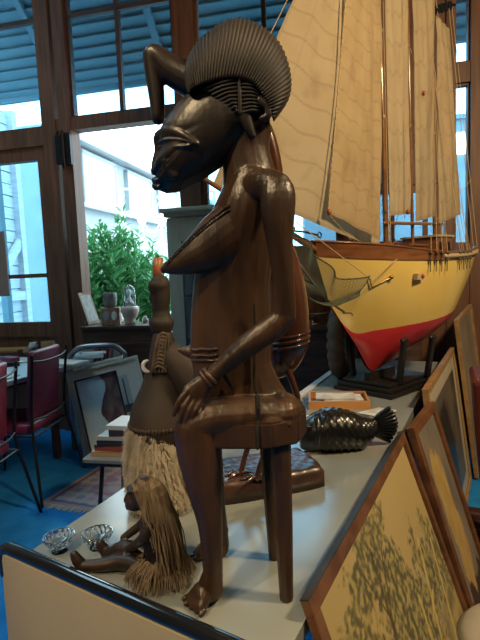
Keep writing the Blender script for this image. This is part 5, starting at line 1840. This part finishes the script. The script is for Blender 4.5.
lean_small('photo_frame', 'brown framed small picture leaning at the left end of the cupboard top', 88, .20, .29, 'frame_brown', lambda u, v: mixc((.14, .12, .11), (.24, .22, .20), nz(u * 5, v * 5) + .4), yaw=1.5)
q = dpos(112, -.05)
bxx = thing('keepsake_box', 'brown box with two oval portraits under the pottery cup', 'box', tuple(q))
obj('box_body', B(q + Z * .075, .155, .09, .15, (da + dbk * .2).normalized(), (dbk - da * .2).normalized(), bevel=.004), M['gold_box'], bxx)
ax1 = (da + dbk * .2).normalized(); ay1 = (dbk - da * .2).normalized()
for s in (-.5, .52):
    bm = bmesh.new()
    bmesh.ops.create_uvsphere(bm, u_segments=20, v_segments=10, radius=1, matrix=Matrix.Translation(q + ax1 * (s * .07) - ay1 * .046 + Z * .078) @ Matrix((ax1, ay1, Z)).transposed().to_4x4() @ Matrix.Diagonal((.026, .004, .04, 1)))
    obj('oval_portrait', bm, M['wall_out'] if s < 0 else M['white'], bxx, smooth=True)
qc = q + Z * .1505 + ax1 * -.0
o = obj('pottery_cup', lathe(bmesh.new(), [(.035, 0), (.05, .02), (.058, .06), (.054, .105), (.057, .125), (.052, .125), (.047, .1), (.03, .03)], qc, 24), mat('speckled_pottery', (.16, .14, .13), .5, col2=(.26, .23, .2), nscale=20), None, smooth=True)
tag(o, 'grey brown pottery cup standing on the portrait box', 'cup')
q = dpos(131, -.04)
dm = thing('glass_dome', 'glass dome over a white bust on a pale shell vase base', 'ornament', tuple(q))
obj('vase_base', lathe(bmesh.new(), [(.04, 0), (.05, .012), (.035, .03), (.062, .075), (.078, .12), (.074, .145), (.058, .155), (.05, .15)], q, 28, lambda i, a: .035 * cos(a * 12) if 2 < i < 6 else 0), mat('pale_shell', (.55, .42, .36), .4), dm, smooth=True)
bm = bmesh.new()
b0 = q + Z * .15
tube(bm, [b0, b0 + Z * .05, b0 + Z * .075, b0 + Z * .09], [(.034, .024), (.03, .02), (.012, .012), (.012, .012)], seg=14, k=3)
ball(bm, b0 + Z * .115 + V((0, -.004, 0)), .021, .022, .027); ball(bm, b0 + Z * .13, .02, .02, .02)
for k in range(8): ball(bm, b0 + V((.03 * cos(k), .02 * sin(k), .02 + .012 * (k % 3))), .012)
carve('bust', bm, M['white'], .004, dm, 1)
dprof = [(.05, .148), (.053, .20), (.054, .26), (.048, .30), (.032, .325), (.012, .335), (.001, .336)]
obj('dome', lathe(bmesh.new(), dprof, q, 28), M['dome_glass'], dm, smooth=True)
for (px_, r_, h_, mm, lab) in ((121.5, .022, .09, 'white', 'small white figurine between box and glass dome'), (103, .02, .06, 'white', 'tiny white cup left of the portrait box'), (145.5, .028, .06, 'white', 'white bowl right of the glass dome'), (157, .045, .12, 'iron', 'dark round pot right of the glass dome')):
    q = dpos(px_, .05 if px_ > 130 else .09)
    o = obj('figurine' if 'figurine' in lab else ('bowl' if 'bowl' in lab else ('cup' if 'cup' in lab else 'pot')), lathe(bmesh.new(), [(r_ * .7, 0), (r_, h_ * .3), (r_ * .95, h_ * .5), (r_ * .5, h_ * .7), (r_ * .62, h_ * .85), (r_ * .4, h_)], q, 18), M[mm], None, smooth=True)
    tag(o, lab, o.name.split('.')[0])

# grey-green vitrine
vy = 3.58
vl = at(164, 215, vy); vt = at(164, 209, vy).z
va = UU; vb = VV
vc = V((vl.x, vl.y, 0)) + va * .36 + vb * .19
vt_ = thing('display_cabinet', 'tall grey green glazed display cabinet behind the statue', 'cabinet', tuple(vc))
bm = bmesh.new()
W_, D_ = .70, .36
for sx in (-1, 1):
    for sy in (-1, 1):
        box(bm, vc + va * (sx * (W_ / 2 - .03)) + vb * (sy * (D_ / 2 - .03)) + Z * (vt / 2 - .04), .06, .06, vt - .1, va, vb)
box(bm, vc + Z * (vt - .13), W_ - .005, D_ - .005, .12, va, vb); box(bm, vc + Z * .25, W_ - .005, D_ - .005, .5, va, vb)
obj('carcass', bm, M['vitrine'], vt_)
bm = B(vc + Z * (vt - .045), W_ + .03, D_ + .03, .03, va, vb, bevel=.004); box(bm, vc + Z * (vt - .015), W_ + .08, D_ + .08, .032, va, vb, bevel=.008)
obj('cornice', bm, M['vitrine'], vt_)
dr_ = bmesh.new()
for sx in (-1, 1): box(dr_, vc + va * (sx * (W_ / 2 - .085)) - vb * (D_ / 2 + .004) + Z * ((vt + .35) / 2), .045, .02, vt - .72, va, vb)
for zz in (vt - .215, .56): box(dr_, vc - vb * (D_ / 2 + .004) + Z * zz, W_ - .17, .02, .05, va, vb)
do = obj('door', dr_, M['vitrine'], vt_)
obj('door_pane', B(vc - vb * (D_ / 2) + Z * ((vt + .35) / 2), W_ - .2, .004, vt - .8, va, vb), M['cab_glass'], do)
obj('side_pane', B(vc - va * (W_ / 2 - .02) + Z * ((vt + .35) / 2), .004, D_ - .12, vt - .8, va, vb), M['cab_glass'], vt_)
for zz in (.85, 1.2, 1.52): obj('shelf', B(vc + Z * zz, W_ - .13, D_ - .08, .012, va, vb), M['cab_glass'], vt_)

# dark sideboard and clutter behind the ship
sc_ = room(1.40, -.25, 0)
sb = thing('sideboard', 'dark wooden sideboard in shadow behind the model ship', 'sideboard', tuple(sc_))
obj('carcass', B(sc_ + Z * .46, 1.0, .28, .92, UU, VV, bevel=.006), M['timber_dark'], sb)
obj('top_board', B(sc_ + Z * .935, 1.04, .32, .03, UU, VV, bevel=.004), M['timber_dark'], sb)
for k in range(2):
    d_ = obj('door', B(sc_ + UU * (-.245 + k * .49) - VV * .147 + Z * .46, .46, .014, .76, UU, VV, bevel=.003), M['timber_dark'], sb)
    obj('knob', ball(bmesh.new(), sc_ + UU * (-.06 + k * .12) - VV * .166 + Z * .5, .014), M['brass'], d_, smooth=True)
q = room(.86, -.25, .951)
o = obj('figurine', T([q + Z * .02, q + Z * .10, q + Z * .17, q + Z * .21], [(.05, .04), (.035, .03), (.045, .03), (.018, .018)], seg=14, k=3, round_=False), M['pinkish'], None, smooth=True)
o.data.transform(Matrix.Translation((0, 0, -.02))); tag(o, 'pinkish figurine standing on the dark sideboard behind the net', 'figurine')
q = room(1.14, -.25, .951)
o = obj('metal_dish', lathe(bmesh.new(), [(.05, 0), (.055, .006), (.015, .012), (.014, .05), (.06, .06), (.12, .085), (.124, .09), (.06, .068), (.01, .062)], q, 28), M['chrome'], None, smooth=True)
tag(o, 'round grey metal dish on a foot on the dark sideboard', 'dish')
ck = room(3.02, -.32, 0)
cab = thing('carved_cupboard', 'grey painted cupboard with a round carved rosette at far right', 'cupboard', tuple(ck))
ckh = at(460, 186, ck.y).z
obj('carcass', B(ck + Z * (ckh / 2), .75, .42, ckh, UU, VV, bevel=.006), M['vitrine'], cab)
obj('cornice', B(ck + Z * (ckh + .03), .84, .5, .06, UU, VV, bevel=.012), M['vitrine'], cab)
bm = bmesh.new()
rp_ = ck - VV * .215 - UU * .12 + Z * (ckh - .22)
for rr in (.03, .07, .1): tube(bm, [rp_ + UU * (rr * cos(a)) + Z * (rr * sin(a)) for a in [2 * pi * i / 28 for i in range(29)]], .012, seg=8, cap=False)
obj('rosette', bm, M['vitrine'], cab, smooth=True)
# grey board hanging at the far left
a = at(-14, 232, 3.6); b_ = at(10, 296, 3.6)
o = obj('hanging_board', B((a + b_) / 2, abs(b_.x - a.x), .02, abs(b_.z - a.z), bevel=.004), mat('grey_card', (.16, .15, .15), .7))
tag(o, 'plain grey board hanging before the left door at the picture edge', 'board')
